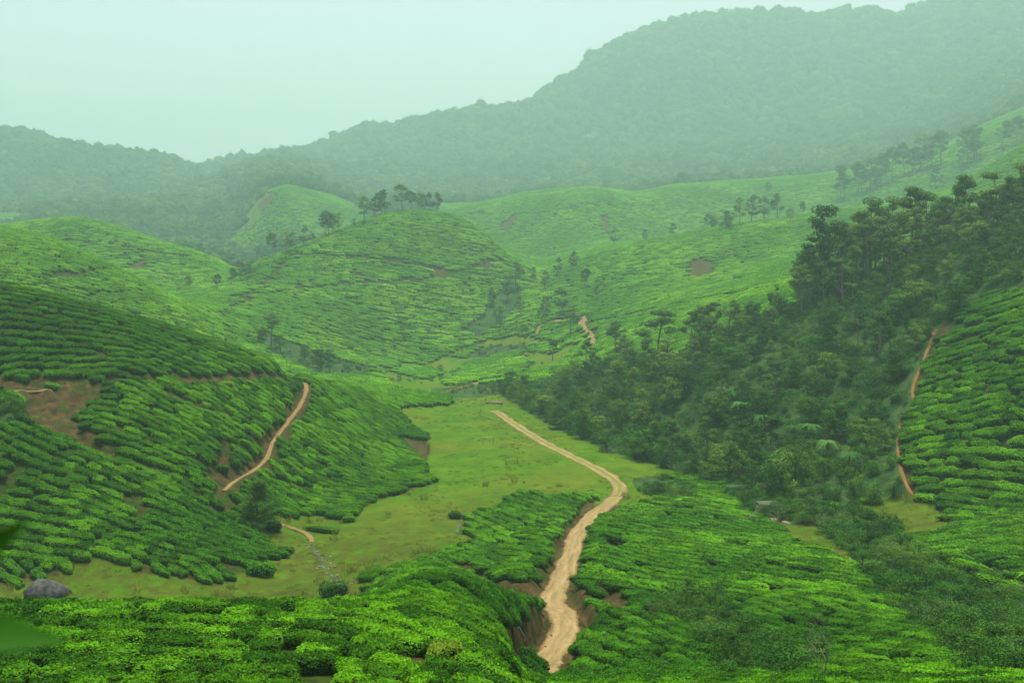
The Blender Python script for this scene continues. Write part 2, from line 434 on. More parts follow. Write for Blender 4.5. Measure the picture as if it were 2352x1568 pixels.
def cover(X, Y, Z, rough=True):
    px, py = project(X, Y, Z)
    px = np.clip(px, -599, 2690)
    if rough:
        k = 520.0 / np.maximum(Y, 40)
        px = px + fbm(X / 3.5, Y / 3.5, 3, 31) * 2.4 * k
        py = py + fbm(X / 3.5, Y / 3.5, 3, 47) * 1.5 * k
    Y = far_in(Y)
    c = np.full(np.shape(X), TEA)
    def put(poly, y0, y1, code):
        m = (Y > y0) & (Y < y1)
        if m.any():
            i = np.nonzero(m)
            hit = in_poly(px[i], py[i], poly)
            tmp = c[i]; tmp[hit] = code; c[i] = tmp
    far = (Y > 850 + 70 * fbm(X / 60, Y / 60, 2, 15)) | ((px < 1000) & (Y > 505))
    c[far] = FARF
    put([(520, 560), (560, 520), (590, 470), (620, 436), (660, 425), (760, 448), (860, 490), (860, 540), (700, 580), (560, 580)], 610, 760, TEA)
    put([(-600, 440), (0, 455), (90, 500), (0, 520), (-600, 520)], 690, 800, TEA)
    put(FOREST_NEAR, 150, 305, FOR)
    c[(Y >= 262) & (Y < 345) & (px > 1860)] = FOR
    for p, a, b in GRASS: put(p, a, b, GRA)
    for p, a, b in TEA_ISLANDS: put(p, a, b, TEA)
    for p, a, b in SCRUB: put(p, a, b, SCR)
    for p, a, b in BARE: put(p, a, b, BAR)
    # flat ground hidden behind the near slope is grass too
    c[(Y > 62) & (Y < 108) & (px < 760)] = GRA
    return c

# bare banks are worn down into runnels
_c0 = cover(XM, YM, ZG)
_b = (_c0 == BAR).astype(float)
for _ in range(2):
    _b[1:-1, 1:-1] = (_b[1:-1, 1:-1] * 2 + _b[:-2, 1:-1] + _b[2:, 1:-1] + _b[1:-1, :-2] + _b[1:-1, 2:]) / 6
_run = np.abs(fbm(XM / 3.2, YM / 4.5, 4, 55))
ZG = ZG - np.where(YM < 230, _b * (0.55 + 0.9 * (0.5 - _run)) * np.where(YM < 80, 0.7, 1.3), 0)
for key in ROADS:
    d, z = way_distance(XM, YM, key)
    d = d.reshape(XM.shape); z = z.reshape(XM.shape)
    w = ROADS[key][1]
    bl = 1 - smooth(w * 0.55, w * 0.55 + 0.8, d)
    ZG = np.where(YM < 260, ZG * (1 - bl) + (z - 0.05) * bl, ZG)

# ------------------------------------------------------------------ materials
def nodes_of(m):
    m.use_nodes = True
    t = m.node_tree
    t.nodes.clear()
    return t, t.nodes.new, t.links.new

def mixrgb(t, a, b, fac, mode='MIX'):
    n = t.nodes.new('ShaderNodeMix'); n.data_type = 'RGBA'; n.blend_type = mode
    for sock, v in ((0, fac), (6, a), (7, b)):
        if isinstance(v, (int, float)):
            n.inputs[sock].default_value = v
        elif isinstance(v, tuple):
            n.inputs[sock].default_value = (*v, 1) if len(v) == 3 else v
        else:
            t.links.new(v, n.inputs[sock])
    return n.outputs[2]

def ramp(t, src, a, b):
    n = t.nodes.new('ShaderNodeMapRange'); n.inputs[1].default_value = a; n.inputs[2].default_value = b
    t.links.new(src, n.inputs[0])
    return n.outputs[0]

def noise(t, scale, detail=3, vec=None, rough=0.55):
    n = t.nodes.new('ShaderNodeTexNoise'); n.inputs['Scale'].default_value = scale; n.inputs['Detail'].default_value = detail
    n.inputs['Roughness'].default_value = rough
    if vec is None:
        g = t.nodes.new('ShaderNodeNewGeometry'); vec = g.outputs['Position']
    t.links.new(vec, n.inputs['Vector'])
    return n.outputs[0]

def attr(t, name):
    n = t.nodes.new('ShaderNodeAttribute'); n.attribute_name = name
    return n.outputs['Fac']

def leaf_material(name, dark, light, young=None, patch=0.04, translucent=0.35, rough=0.55, vary=0.26):
    m = bpy.data.materials.new(name)
    t, N, L = nodes_of(m)
    out = N('ShaderNodeOutputMaterial')
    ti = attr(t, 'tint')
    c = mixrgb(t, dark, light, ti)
    oi = N('ShaderNodeObjectInfo')
    if young is not None:
        big = ramp(t, noise(t, patch, 3), 0.38, 0.62)
        c = mixrgb(t, c, young, mixf(t, big, oi.outputs['Random']))
    hs = N('ShaderNodeHueSaturation')
    L(c, hs.inputs['Color'])
    mr = N('ShaderNodeMapRange'); mr.inputs[3].default_value = 1 - vary; mr.inputs[4].default_value = 1 + vary
    L(oi.outputs['Random'], mr.inputs[0]); L(mr.outputs[0], hs.inputs['Value'])
    b = N('ShaderNodeBsdfPrincipled')
    b.inputs['Roughness'].default_value = rough
    b.inputs['Specular IOR Level'].default_value = 0.04
    L(hs.outputs[0], b.inputs['Base Color'])
    if translucent > 0:
        tr = N('ShaderNodeBsdfTranslucent')
        L(hs.outputs[0], tr.inputs[0])
        mx = N('ShaderNodeMixShader'); mx.inputs[0].default_value = translucent
        L(b.outputs[0], mx.inputs[1]); L(tr.outputs[0], mx.inputs[2])
        L(mx.outputs[0], out.inputs[0])
    else:
        L(b.outputs[0], out.inputs[0])
    return m

def mixf(t, a, b):
    n = t.nodes.new('ShaderNodeMath'); n.operation = 'MULTIPLY'
    t.links.new(a, n.inputs[0]); t.links.new(b, n.inputs[1])
    return n.outputs[0]

def plain(name, a, b, scale, rough=0.85, bump=0.0, bscale=None, spec=0.08):
    m = bpy.data.materials.new(name)
    t, N, L = nodes_of(m)
    out = N('ShaderNodeOutputMaterial'); p = N('ShaderNodeBsdfPrincipled')
    tc = N('ShaderNodeTexCoord')
    c = mixrgb(t, a, b, ramp(t, noise(t, scale, 6, tc.outputs['Object'], 0.68), 0.36, 0.66))
    L(c, p.inputs['Base Color']); p.inputs['Roughness'].default_value = rough
    p.inputs['Specular IOR Level'].default_value = spec
    if bump:
        bp = N('ShaderNodeBump'); bp.inputs['Strength'].default_value = 0.8; bp.inputs['Distance'].default_value = bump
        L(noise(t, bscale or scale * 3, 6, tc.outputs['Object']), bp.inputs['Height']); L(bp.outputs[0], p.inputs['Normal'])
    L(p.outputs[0], out.inputs[0])
    return m

M_TEA_NEAR = leaf_material('tea_leaves_near', (0.002, 0.019, 0.001), (0.044, 0.185, 0.002), (0.095, 0.275, 0.003), 0.035, 0.20)  # near tea: dark end of the tint paints shade onto flank leaves
M_TEA = leaf_material('tea_leaves', (0.002, 0.020, 0.001), (0.064, 0.240, 0.002), (0.120, 0.320, 0.003), 0.035, 0.20)  # middle distance: near-black end again carries painted shade on the flanks
M_TEA_FAR = leaf_material('tea_leaves_fresh_haze_glow', (0.014, 0.090, 0.002), (0.135, 0.400, 0.004), (0.220, 0.480, 0.006), 0.020, 0.22, 0.55, 0.20)  # distant tea: fresh flush, colour lightened further to paint in haze glow
M_TEACORE = plain('tea_twigs', (0.006, 0.014, 0.003), (0.012, 0.024, 0.005), 3.0, 0.95)  # core colour darkened to paint shade into the gaps between rows
M_FAR = leaf_material('far_leaves', (0.018, 0.055, 0.016), (0.050, 0.110, 0.028), (0.09, 0.14, 0.03), 0.012, 0.15, 0.8)
M_TREE = leaf_material('tree_leaves', (0.005, 0.034, 0.003), (0.040, 0.140, 0.010), (0.110, 0.180, 0.014), 0.05, 0.22, 0.55, 0.5)
M_EUC = leaf_material('tall_tree_leaves', (0.010, 0.046, 0.006), (0.062, 0.150, 0.018), (0.12, 0.17, 0.02), 0.05, 0.22, 0.55, 0.36)
M_SCRUB = leaf_material('scrub_leaves', (0.005, 0.032, 0.003), (0.036, 0.130, 0.008), (0.060, 0.140, 0.010), 0.09, 0.22, 0.55, 0.45)
M_PALE = leaf_material('pale_leaves', (0.025, 0.08, 0.018), (0.085, 0.18, 0.045), (0.10, 0.19, 0.045), 0.09, 0.28)
M_FERN = leaf_material('fern_leaves', (0.02, 0.085, 0.012), (0.06, 0.18, 0.025), (0.09, 0.2, 0.03), 0.09, 0.3)
M_LIME = leaf_material('yellow_leaves', (0.10, 0.22, 0.012), (0.22, 0.36, 0.02), None, 0.09, 0.3)
M_GRASS = leaf_material('grass_blades', (0.080, 0.130, 0.010), (0.150, 0.200, 0.016), (0.17, 0.17, 0.03), 0.06, 0.35)
M_BARK = plain('bark', (0.10, 0.085, 0.06), (0.20, 0.18, 0.14), 6.0, 0.9)
M_DBARK = plain('dark_bark', (0.035, 0.028, 0.02), (0.08, 0.065, 0.045), 6.0, 0.9)
M_TWIG = plain('grey_twigs', (0.13, 0.125, 0.085), (0.24, 0.23, 0.16), 6.0, 0.9)
M_ROCK = plain('rock', (0.022, 0.024, 0.023), (0.085, 0.088, 0.082), 1.6, 0.9, 0.12, 3.0)
M_STONE = plain('stone', (0.10, 0.085, 0.055), (0.24, 0.20, 0.135), 2.0, 0.9, 0.03, 6.0)
M_CONC = plain('concrete', (0.045, 0.060, 0.028), (0.13, 0.13, 0.085), 0.8, 0.9, 0.01, 5.0)
M_POST = plain('post_wood', (0.09, 0.075, 0.05), (0.16, 0.14, 0.10), 3.0, 0.9)
M_BAR = plain('pale_bar', (0.24, 0.25, 0.22), (0.36, 0.37, 0.34), 3.0, 0.7)
M_HOSE = plain('hose', (0.35, 0.38, 0.38), (0.5, 0.52, 0.52), 3.0, 0.5)

def ground_material():
    m = bpy.data.materials.new('ground')
    t, N, L = nodes_of(m)
    out = N('ShaderNodeOutputMaterial'); p = N('ShaderNodeBsdfPrincipled')
    fine = noise(t, 1.6, 6); mid_ = noise(t, 0.22, 5); big = noise(t, 0.045, 4)
    soil = mixrgb(t, (0.028, 0.018, 0.007), (0.075, 0.045, 0.018), ramp(t, fine, 0.35, 0.68))  # soil under the tea, colour darkened to deepen shade between rows
    weeds = mixrgb(t, (0.010, 0.032, 0.003), (0.026, 0.062, 0.006), ramp(t, fine, 0.4, 0.7))
    base = mixrgb(t, soil, weeds, ramp(t, mid_, 0.38, 0.58))
    g1 = mixrgb(t, (0.031, 0.084, 0.003), (0.062, 0.128, 0.005), ramp(t, mid_, 0.35, 0.68))
    g2 = mixrgb(t, g1, (0.027, 0.055, 0.003), ramp(t, noise(t, 0.8, 6, None, 0.7), 0.52, 0.70))
    g3 = mixrgb(t, g2, (0.105, 0.095, 0.012), mixf(t, ramp(t, big, 0.44, 0.70), ramp(t, fine, 0.35, 0.7)))
    dark = mixrgb(t, g3, (0.045, 0.050, 0.008), mixf(t, attr(t, 'damp'), ramp(t, noise(t, 0.5, 5, None, 0.7), 0.38, 0.62)))
    dark = mixrgb(t, dark, (0.085, 0.062, 0.022), ramp(t, noise(t, 0.33, 7, None, 0.75), 0.62, 0.74))
    dark = mixrgb(t, dark, (0.018, 0.048, 0.003), ramp(t, noise(t, 2.3, 4, None, 0.7), 0.60, 0.74))
    c = mixrgb(t, base, dark, ramp(t, attr(t, 'grass'), 0.25, 0.75))
    bare = mixrgb(t, (0.022, 0.014, 0.006), (0.090, 0.056, 0.024), ramp(t, noise(t, 0.55, 7, None, 0.65), 0.36, 0.68))
    bare = mixrgb(t, bare, weeds, ramp(t, noise(t, 0.9, 6, None, 0.72), 0.47, 0.62))
    c = mixrgb(t, c, bare, ramp(t, attr(t, 'bare'), 0.25, 0.75))
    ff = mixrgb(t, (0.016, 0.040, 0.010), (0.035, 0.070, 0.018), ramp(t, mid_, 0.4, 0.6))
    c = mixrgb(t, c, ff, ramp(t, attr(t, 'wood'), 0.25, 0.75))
    L(c, p.inputs['Base Color']); p.inputs['Roughness'].default_value = 0.95; p.inputs['Specular IOR Level'].default_value = 0.02
    bp = N('ShaderNodeBump'); bp.inputs['Strength'].default_value = 0.7; bp.inputs['Distance'].default_value = 0.25
    L(noise(t, 1.1, 8, None, 0.68), bp.inputs['Height']); L(bp.outputs[0], p.inputs['Normal'])
    L(p.outputs[0], out.inputs[0])
    return m

def way_material(name, a, b, strip=0.0):
    m = bpy.data.materials.new(name)
    t, N, L = nodes_of(m)
    out = N('ShaderNodeOutputMaterial'); p = N('ShaderNodeBsdfPrincipled')
    cx = N('ShaderNodeCombineXYZ')
    L(attr(t, 'side'), cx.inputs[0]); L(attr(t, 'along'), cx.inputs[1])
    mp = N('ShaderNodeMapping'); mp.inputs['Scale'].default_value = (1.9, 0.16, 1.0)
    L(cx.outputs[0], mp.inputs[0])
    c = mixrgb(t, a, b, ramp(t, noise(t, 1.0, 6, mp.outputs[0], 0.62), 0.34, 0.66))
    c = mixrgb(t, c, tuple(x * 0.66 for x in a), ramp(t, noise(t, 1.1, 6, None, 0.72), 0.55, 0.72))
    ac = attr(t, 'across')     # 0 at the middle, 1 at the edge
    nz = noise(t, 1.3, 5, None, 0.7)
    def soft(src, k):
        n = N('ShaderNodeMath'); n.operation = 'MULTIPLY_ADD'
        L(nz, n.inputs[0]); n.inputs[1].default_value = k; L(src, n.inputs[2])
        return n.outputs[0]
    edge = ramp(t, soft(ac, 0.7), 1.10, 1.34)
    c = mixrgb(t, c, (0.085, 0.062, 0.024), edge)
    if strip > 0:
        midg = N('ShaderNodeMath'); midg.operation = 'MULTIPLY'
        r = N('ShaderNodeMapRange'); r.inputs[1].default_value = 0.62; r.inputs[2].default_value = 0.38
        L(soft(ac, 0.5), r.inputs[0])
        L(r.outputs[0], midg.inputs[0]); L(attr(t, 'strip'), midg.inputs[1])
        c = mixrgb(t, c, (0.10, 0.135, 0.022), midg.outputs[0])
    L(c, p.inputs['Base Color']); p.inputs['Roughness'].default_value = 0.95; p.inputs['Specular IOR Level'].default_value = 0.02
    bp = N('ShaderNodeBump'); bp.inputs['Strength'].default_value = 0.6; bp.inputs['Distance'].default_value = 0.08
    L(noise(t, 1.2, 6, None, 0.6), bp.inputs['Height']); L(bp.outputs[0], p.inputs['Normal'])
    L(p.outputs[0], out.inputs[0])
    return m

M_GROUND = ground_material()
M_ROAD = way_material('road_dirt', (0.140, 0.102, 0.042), (0.265, 0.195, 0.090), 1.0)
M_PATH = way_material('path_dirt', (0.11, 0.074, 0.030), (0.21, 0.148, 0.066))
M_REDPATH = way_material('red_path_dirt', (0.10, 0.055, 0.020), (0.19, 0.105, 0.040))
m_water = bpy.data.materials.new('stream_water')
t_, N_, L_ = nodes_of(m_water)
o_ = N_('ShaderNodeOutputMaterial'); p_ = N_('ShaderNodeBsdfPrincipled')
p_.inputs['Base Color'].default_value = (0.03, 0.04, 0.03, 1); p_.inputs['Roughness'].default_value = 0.22
b_ = N_('ShaderNodeBump'); b_.inputs['Distance'].default_value = 0.02; L_(noise(t_, 4.0, 4), b_.inputs['Height']); L_(b_.outputs[0], p_.inputs['Normal'])
L_(p_.outputs[0], o_.inputs[0])

# ------------------------------------------------------------------ mesh helpers
def mesh_from(name, V, quads=None, tris=None, mats=(), qmat=None, tmat=None, tint=None, smooth_=False):
    me = bpy.data.meshes.new(name)
    V = np.asarray(V, np.float32)
    quads = np.zeros((0, 4), np.int32) if quads is None else np.asarray(quads, np.int32)
    tris = np.zeros((0, 3), np.int32) if tris is None else np.asarray(tris, np.int32)
    me.vertices.add(len(V)); me.vertices.foreach_set('co', V.ravel())
    nl = len(quads) * 4 + len(tris) * 3
    me.loops.add(nl); me.loops.foreach_set('vertex_index', np.concatenate([quads.ravel(), tris.ravel()]))
    npoly = len(quads) + len(tris)
    me.polygons.add(npoly)
    st = np.concatenate([np.arange(len(quads)) * 4, len(quads) * 4 + np.arange(len(tris)) * 3]).astype(np.int32)
    me.polygons.foreach_set('loop_start', st)
    mi = np.zeros(npoly, np.int32)
    if qmat is not None: mi[:len(quads)] = qmat
    if tmat is not None: mi[len(quads):] = tmat
    for m in mats: me.materials.append(m)
    if len(mats) > 1: me.polygons.foreach_set('material_index', mi)
    if tint is not None:
        a = me.attributes.new('tint', 'FLOAT', 'POINT'); a.data.foreach_set('value', np.asarray(tint, np.float32))
    me.update(calc_edges=True)
    if smooth_:
        me.polygons.foreach_set('use_smooth', np.ones(npoly, bool))
    me.validate()
    return me

class Kit:
    """collects quads (all faces are quads) with a tint for each vertex and a material for each face"""
    def __init__(self):
        self.V = []; self.Q = []; self.T = []; self.M = []; self.n = 0
    def add(self, V, Q, tint=0.5, mat=0):
        V = np.asarray(V, float); Q = np.asarray(Q, int)
        self.V.append(V); self.Q.append(Q + self.n)
        self.T.append(np.broadcast_to(np.asarray(tint, float), (len(V),)).copy())
        self.M.append(np.full(len(Q), mat)); self.n += len(V)
    def tube(self, P, R, sides=5, tint=0.5, mat=0):
        P = np.asarray(P, float); R = np.asarray(R, float); n = len(P)
        T = np.gradient(P, axis=0); T /= np.linalg.norm(T, axis=1, keepdims=True) + 1e-9
        ref = np.where(np.abs(T[:, 2:3]) > 0.9, np.array([[1.0, 0, 0]]), np.array([[0, 0, 1.0]]))
        A = np.cross(T, ref); A /= np.linalg.norm(A, axis=1, keepdims=True) + 1e-9
        B = np.cross(T, A)
        an = np.arange(sides) * 2 * math.pi / sides
        V = P[:, None, :] + R[:, None, None] * (np.cos(an)[None, :, None] * A[:, None, :] + np.sin(an)[None, :, None] * B[:, None, :])
        Q = []
        for i in range(n - 1):
            for k in range(sides):
                k2 = (k + 1) % sides
                Q.append((i * sides + k, i * sides + k2, (i + 1) * sides + k2, (i + 1) * sides + k))
        self.add(V.reshape(-1, 3), Q, tint, mat)
    def leaves(self, C, Nn, size, aspect, rg, mat=0, tint=None, droop=0.0):
        n = len(C)
        Nn = Nn / (np.linalg.norm(Nn, axis=1, keepdims=True) + 1e-9)
        r = rg.normal(size=(n, 3)); r[:, 2] -= droop
        T = r - Nn * np.sum(r * Nn, 1, keepdims=True); T /= np.linalg.norm(T, axis=1, keepdims=True) + 1e-9
        B = np.cross(Nn, T)
        s = size * rg.uniform(0.65, 1.3, (n, 1)); w = s * aspect
        V = np.stack([C - T * s * 0.5, C + B * w * 0.5 + Nn * s * 0.05, C + T * s * 0.5, C - B * w * 0.5 + Nn * s * 0.05], 1)
        if tint is None: tint = rg.uniform(0, 1, n)
        self.add(V.reshape(-1, 3), np.arange(n * 4).reshape(n, 4), np.repeat(tint, 4), mat)
    def box(self, c, s, mat=0, rz=0.0, tint=0.5):
        v = np.array([(x, y, z) for z in (-.5, .5) for y in (-.5, .5) for x in (-.5, .5)]) * np.array(s)
        ca, sa = math.cos(rz), math.sin(rz)
        v = np.stack([v[:, 0] * ca - v[:, 1] * sa, v[:, 0] * sa + v[:, 1] * ca, v[:, 2]], 1) + np.array(c)
        self.add(v, [(0, 2, 3, 1), (4, 5, 7, 6), (0, 1, 5, 4), (2, 6, 7, 3), (0, 4, 6, 2), (1, 3, 7, 5)], tint, mat)
    def blob(self, c, r, rg, nu=8, nv=5, rough=0.15, mat=0, bottom=-1.0):
        ph = np.linspace(-math.pi / 2 * (-bottom), math.pi / 2, nv)
        th = np.arange(nu) * 2 * math.pi / nu
        P, T = np.meshgrid(ph, th, indexing='ij')
        k = 1 + rg.uniform(-rough, rough, P.shape)
        k[0] = k[0].mean(); k[-1] = k[-1].mean()
        V = np.stack([np.cos(P) * np.cos(T) * k * r[0], np.cos(P) * np.sin(T) * k * r[1], np.sin(P) * k * r[2]], -1) + np.array(c)
        Q = [(i * nu + j, i * nu + (j + 1) % nu, (i + 1) * nu + (j + 1) % nu, (i + 1) * nu + j) for i in range(nv - 1) for j in range(nu)]
        self.add(V.reshape(-1, 3), Q, 0.3, mat)
    def mesh(self, name, mats, smooth_=False):
        return mesh_from(name, np.concatenate(self.V), np.concatenate(self.Q), None, mats, np.concatenate(self.M), None, np.concatenate(self.T), smooth_)

def link(name, me, parent=None, **props):
    o = bpy.data.objects.new(name, me)
    COL.objects.link(o)
    if parent is not None: o.parent = parent
    for k, v in props.items(): o[k] = v
    return o

def empty(name, loc, rz=0.0, **props):
    o = bpy.data.objects.new(name, None)
    o.empty_display_size = 0.3
    COL.objects.link(o)
    o.location = loc; o.rotation_euler = (0, 0, rz)
    for k, v in props.items(): o[k] = v
    return o

# ------------------------------------------------------------------ the ground
CV = cover(XM, YM, ZG)
a_grass = (CV == GRA).astype(float)
a_bare = (CV == BAR).astype(float)
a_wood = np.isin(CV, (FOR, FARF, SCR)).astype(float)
pxM, pyM = project(XM, YM, ZG)
for key in ('terrace_path', 'spur_path', 'slope_path', 'road', 'hill_bench_left', 'hill_path'):
    d, _ = way_distance(XM, YM, key)
    d = d.reshape(XM.shape); w = ROADS[key][1]
    a_bare = np.maximum(a_bare, (d < w * 0.5 + (1.1 if w > 2 else 0.7)).astype(float) * (0.0 if key == 'road' else 1.0) * (CV != GRA))
    if key == 'road':
        a_bare = np.maximum(a_bare, (d < 2.5) * (YM < 158))
        a_bare = np.maximum(a_bare, (d < 3.6) * (YM < 86) * (YM > 58))
a_damp = smooth(175, 125, YM) * 1.0 * (YM > 60)

def grid_mesh(name, face_mask):
    vid = np.arange(NY * NU).reshape(NY, NU)
    q = np.stack([vid[:-1, :-1], vid[:-1, 1:], vid[1:, 1:], vid[1:, :-1]], -1)[face_mask]
    used, inv = np.unique(q.ravel(), return_inverse=True)
    V = np.stack([XM.ravel()[used], YM.ravel()[used], ZG.ravel()[used]], 1)
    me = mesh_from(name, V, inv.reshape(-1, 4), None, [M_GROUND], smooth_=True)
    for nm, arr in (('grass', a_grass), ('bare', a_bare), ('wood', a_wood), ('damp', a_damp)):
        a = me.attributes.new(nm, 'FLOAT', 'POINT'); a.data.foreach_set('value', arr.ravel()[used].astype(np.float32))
    return me

fY = far_in(YM[:-1, :-1])
f_far = (fY > 770) | ((fY > 520) & (pxM[:-1, :-1] < 1000))
f_mead = (CV[:-1, :-1] == GRA) & ~f_far
link('meadow', grid_mesh('meadow', f_mead), kind='structure', label='flat olive green grass of the valley bottom')
link('mountains', grid_mesh('mountains', f_far), kind='structure', label='high forested mountain slopes fading into pale haze')
link('tea_hills', grid_mesh('tea_hills', ~f_far & ~f_mead), kind='structure', label='rolling hillsides planted with tea around the valley')

def ribbon(key, name, mat, label, lift=0.07, wavy=0.55, y_strip=None, rut=0.0, clip=None):
    c, w = ROADS[key]
    if clip: c = c[clip[0]:clip[1]]
    T = np.gradient(c[:, :2], axis=0); T /= np.linalg.norm(T, axis=1, keepdims=True) + 1e-9
    S = np.stack([-T[:, 1], T[:, 0]], 1)
    n = len(c); s = np.arange(n) * 0.7
    off = np.array([-1, -0.8, -0.55, -0.3, 0, 0.3, 0.55, 0.8, 1.0])
    hw = w * 0.5
    L = hw * (1 + wavy * fbm(s / 3.2, s * 0 + 3.1, 4, 5)); R = hw * (1 + wavy * fbm(s / 3.2, s * 0 + 8.7, 4, 6))
    half = np.where(off[None, :] < 0, L[:, None], R[:, None])
    X = c[:, None, 0] + S[:, None, 0] * off[None, :] * half
    Y = c[:, None, 1] + S[:, None, 1] * off[None, :] * half
    Z = hgt(X, Y)
    if w < 2:
        kz = np.ones(9) / 9
        Z = np.maximum(Z, np.stack([np.convolve(np.pad(Z[:, q_], 4, mode='edge'), kz, mode='valid') for q_ in range(Z.shape[1])], 1))
    Z = Z + lift * (1 - 0.9 * np.abs(off)[None, :] ** 6)
    Z = Z - rut * np.exp(-((np.abs(off)[None, :] - 0.55) / 0.18) ** 2)
    k = len(off)
    vid = np.arange(n * k).reshape(n, k)
    q = np.stack([vid[:-1, :-1], vid[:-1, 1:], vid[1:, 1:], vid[1:, :-1]], -1).reshape(-1, 4)
    me = mesh_from(name, np.stack([X, Y, Z], -1).reshape(-1, 3), q, None, [mat], smooth_=True)
    a = me.attributes.new('across', 'FLOAT', 'POINT'); a.data.foreach_set('value', np.repeat(np.abs(off)[None, :], n, 0).ravel().astype(np.float32))
    a = me.attributes.new('side', 'FLOAT', 'POINT'); a.data.foreach_set('value', (off[None, :] * half).ravel().astype(np.float32))
    a = me.attributes.new('along', 'FLOAT', 'POINT'); a.data.foreach_set('value', np.repeat(s[:, None], k, 1).ravel().astype(np.float32))
    st = np.zeros(n) if y_strip is None else smooth(y_strip[0], y_strip[1], c[:, 1])
    a = me.attributes.new('strip', 'FLOAT', 'POINT'); a.data.foreach_set('value', np.repeat(st[:, None], k, 1).ravel().astype(np.float32))
    return link(name, me, kind='structure', label=label)

ribbon('road', 'dirt_road', M_ROAD, 'pale sandy dirt road winding through the tea to the meadow', 0.10, 0.42, (135, 185), 0.04)
ribbon('spur_path', 'spur_footpath', M_PATH, 'narrow dirt footpath curving down the tea spur')
ribbon('slope_path', 'slope_footpath', M_REDPATH, 'reddish footpath climbing between forest and tea slope')
ribbon('terrace_path', 'terrace_footpath', M_PATH, 'thin footpath along the terrace edge above the eroded bank', 0.10, 0.2, clip=(0, int(np.argmax(project(*ROADS['terrace_path'][0].T)[0] > 125))))
ribbon('valley_track', 'valley_track', M_PATH, 'pale track crossing the valley beyond the meadow', 0.12)
ribbon('hill_track', 'hill_track', M_PATH, 'pale track looping up onto the tea hill', 0.15)
ribbon('meadow_path', 'meadow_footpath', M_PATH, 'short sandy path from the lone tree to the stony stream', 0.05)

# ------------------------------------------------------------------ tea: bush shapes
def bush_mesh(name, L, Wd, Hh, n_leaf, leaf, seed, mats, core_n=(14, 6), aspect=0.5, ragged=1.0, stem=True):
    rg = np.random.default_rng(seed)
    k = Kit()
    # leafy surface: a flat-topped clipped mound with an uneven outline
    ph0 = rg.uniform(0, 6.28, 4)
    def surf(th, r):
        e = 1 + 0.10 * ragged * np.sin(2 * th + ph0[0]) + 0.09 * ragged * np.sin(3 * th + ph0[1]) + 0.06 * ragged * np.sin(5 * th + ph0[2])
        c, s = np.cos(th), np.sin(th)
        den = (np.abs(c) ** 3.4 + np.abs(s) ** 3.4) ** (1 / 3.4)
        x = L / 2 * r * e * c / den; y = Wd / 2 * r * e * s / den
        z = Hh * (0.15 + 0.85 * (1 - np.clip(r, 0, 1) ** 9.0) ** 0.5)
        lump = fbm(x * 2.2 + seed, y * 2.2 + seed * 3, 3, seed % 50)
        z = z + Hh * 0.13 * ragged * lump * (r < 0.97)
        return np.stack([x, y, z], -1)
    nu, nv = core_n
    th = np.arange(nu) * 2 * math.pi / nu
    rr = np.concatenate([np.sqrt(np.linspace(0.0, 0.82, nv - 2)), [0.93, 0.99]]) * 0.93
    R, T = np.meshgrid(rr, th, indexing='ij')
    V = surf(T, R) * np.array([0.95, 0.95, 0.93])
    lowr = V[-1].copy(); lowr[:, 2] = -0.18; lowr[:, :2] *= 0.72
    V = np.concatenate([V, lowr[None]], 0)
    nr = len(rr) + 1
    Q = [(i * nu + j, (i + 1) * nu + j, (i + 1) * nu + (j + 1) % nu, i * nu + (j + 1) % nu) for i in range(nr - 1) for j in range(nu)]
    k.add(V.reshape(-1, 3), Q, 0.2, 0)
    # leaves: most on the table, some down the flanks
    n_side = int(n_leaf * 0.34)
    rt = np.sqrt(rg.uniform(0, 0.97, n_leaf - n_side)); tt = rg.uniform(0, 2 * math.pi, n_leaf - n_side)
    C1 = surf(tt, rt)
    e = 0.03
    nx = (surf(tt, rt * 0.97 + 0.0) - C1)
    N1 = np.stack([C1[:, 0] / L * 0.9, C1[:, 1] / Wd * 0.9, np.ones(len(C1)) * 0.75], 1) + rg.normal(0, 0.42, (len(C1), 3))
    C1[:, 2] += np.abs(rg.normal(0, leaf * 0.45, len(C1)))
    ts = rg.uniform(0, 2 * math.pi, n_side); rs = 0.985 + 0 * ts
    C2 = surf(ts, rs); h2 = rg.uniform(0.02, 1, n_side) ** 0.8
    top = Hh * 0.80
    C2[:, 2] = h2 * top
    sh = 0.80 + 0.2 * np.clip(h2 * 1.6, 0, 1)
    C2[:, :2] *= sh[:, None] * rg.uniform(0.94, 1.04, (n_side, 1))
    N2 = np.stack([C2[:, 0] / L * 2.2, C2[:, 1] / Wd * 2.2, np.full(n_side, 0.45)], 1) + rg.normal(0, 0.45, (n_side, 3))
    t1 = np.clip(rg.normal(0.58, 0.26, len(C1)), 0, 1); t2 = np.clip(rg.normal(0.18, 0.20, n_side), 0, 1)  # flank leaves darker: older growth, plus painted-in shade between bushes
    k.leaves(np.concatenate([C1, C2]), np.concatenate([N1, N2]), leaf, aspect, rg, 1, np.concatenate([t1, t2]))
    return k.mesh(name, mats)

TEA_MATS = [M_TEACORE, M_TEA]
TEA_NEAR = [M_TEACORE, M_TEA_NEAR]
TEA_FAR = [M_TEACORE, M_TEA_FAR]
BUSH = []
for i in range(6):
    BUSH.append(bush_mesh('tea_bush', 1.85, 1.42, 0.80, 1900, 0.125, 100 + i, TEA_NEAR, ragged=1.25))
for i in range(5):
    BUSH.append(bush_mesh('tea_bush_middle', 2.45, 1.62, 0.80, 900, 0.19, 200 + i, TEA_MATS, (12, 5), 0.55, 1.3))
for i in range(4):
    BUSH.append(bush_mesh('tea_bush_distant', 4.5, 2.40, 1.0, 420, 0.36, 300 + i, TEA_FAR, (12, 5), 0.62, 1.25))
N_NEAR, N_MID, N_FAR = 6, 5, 4

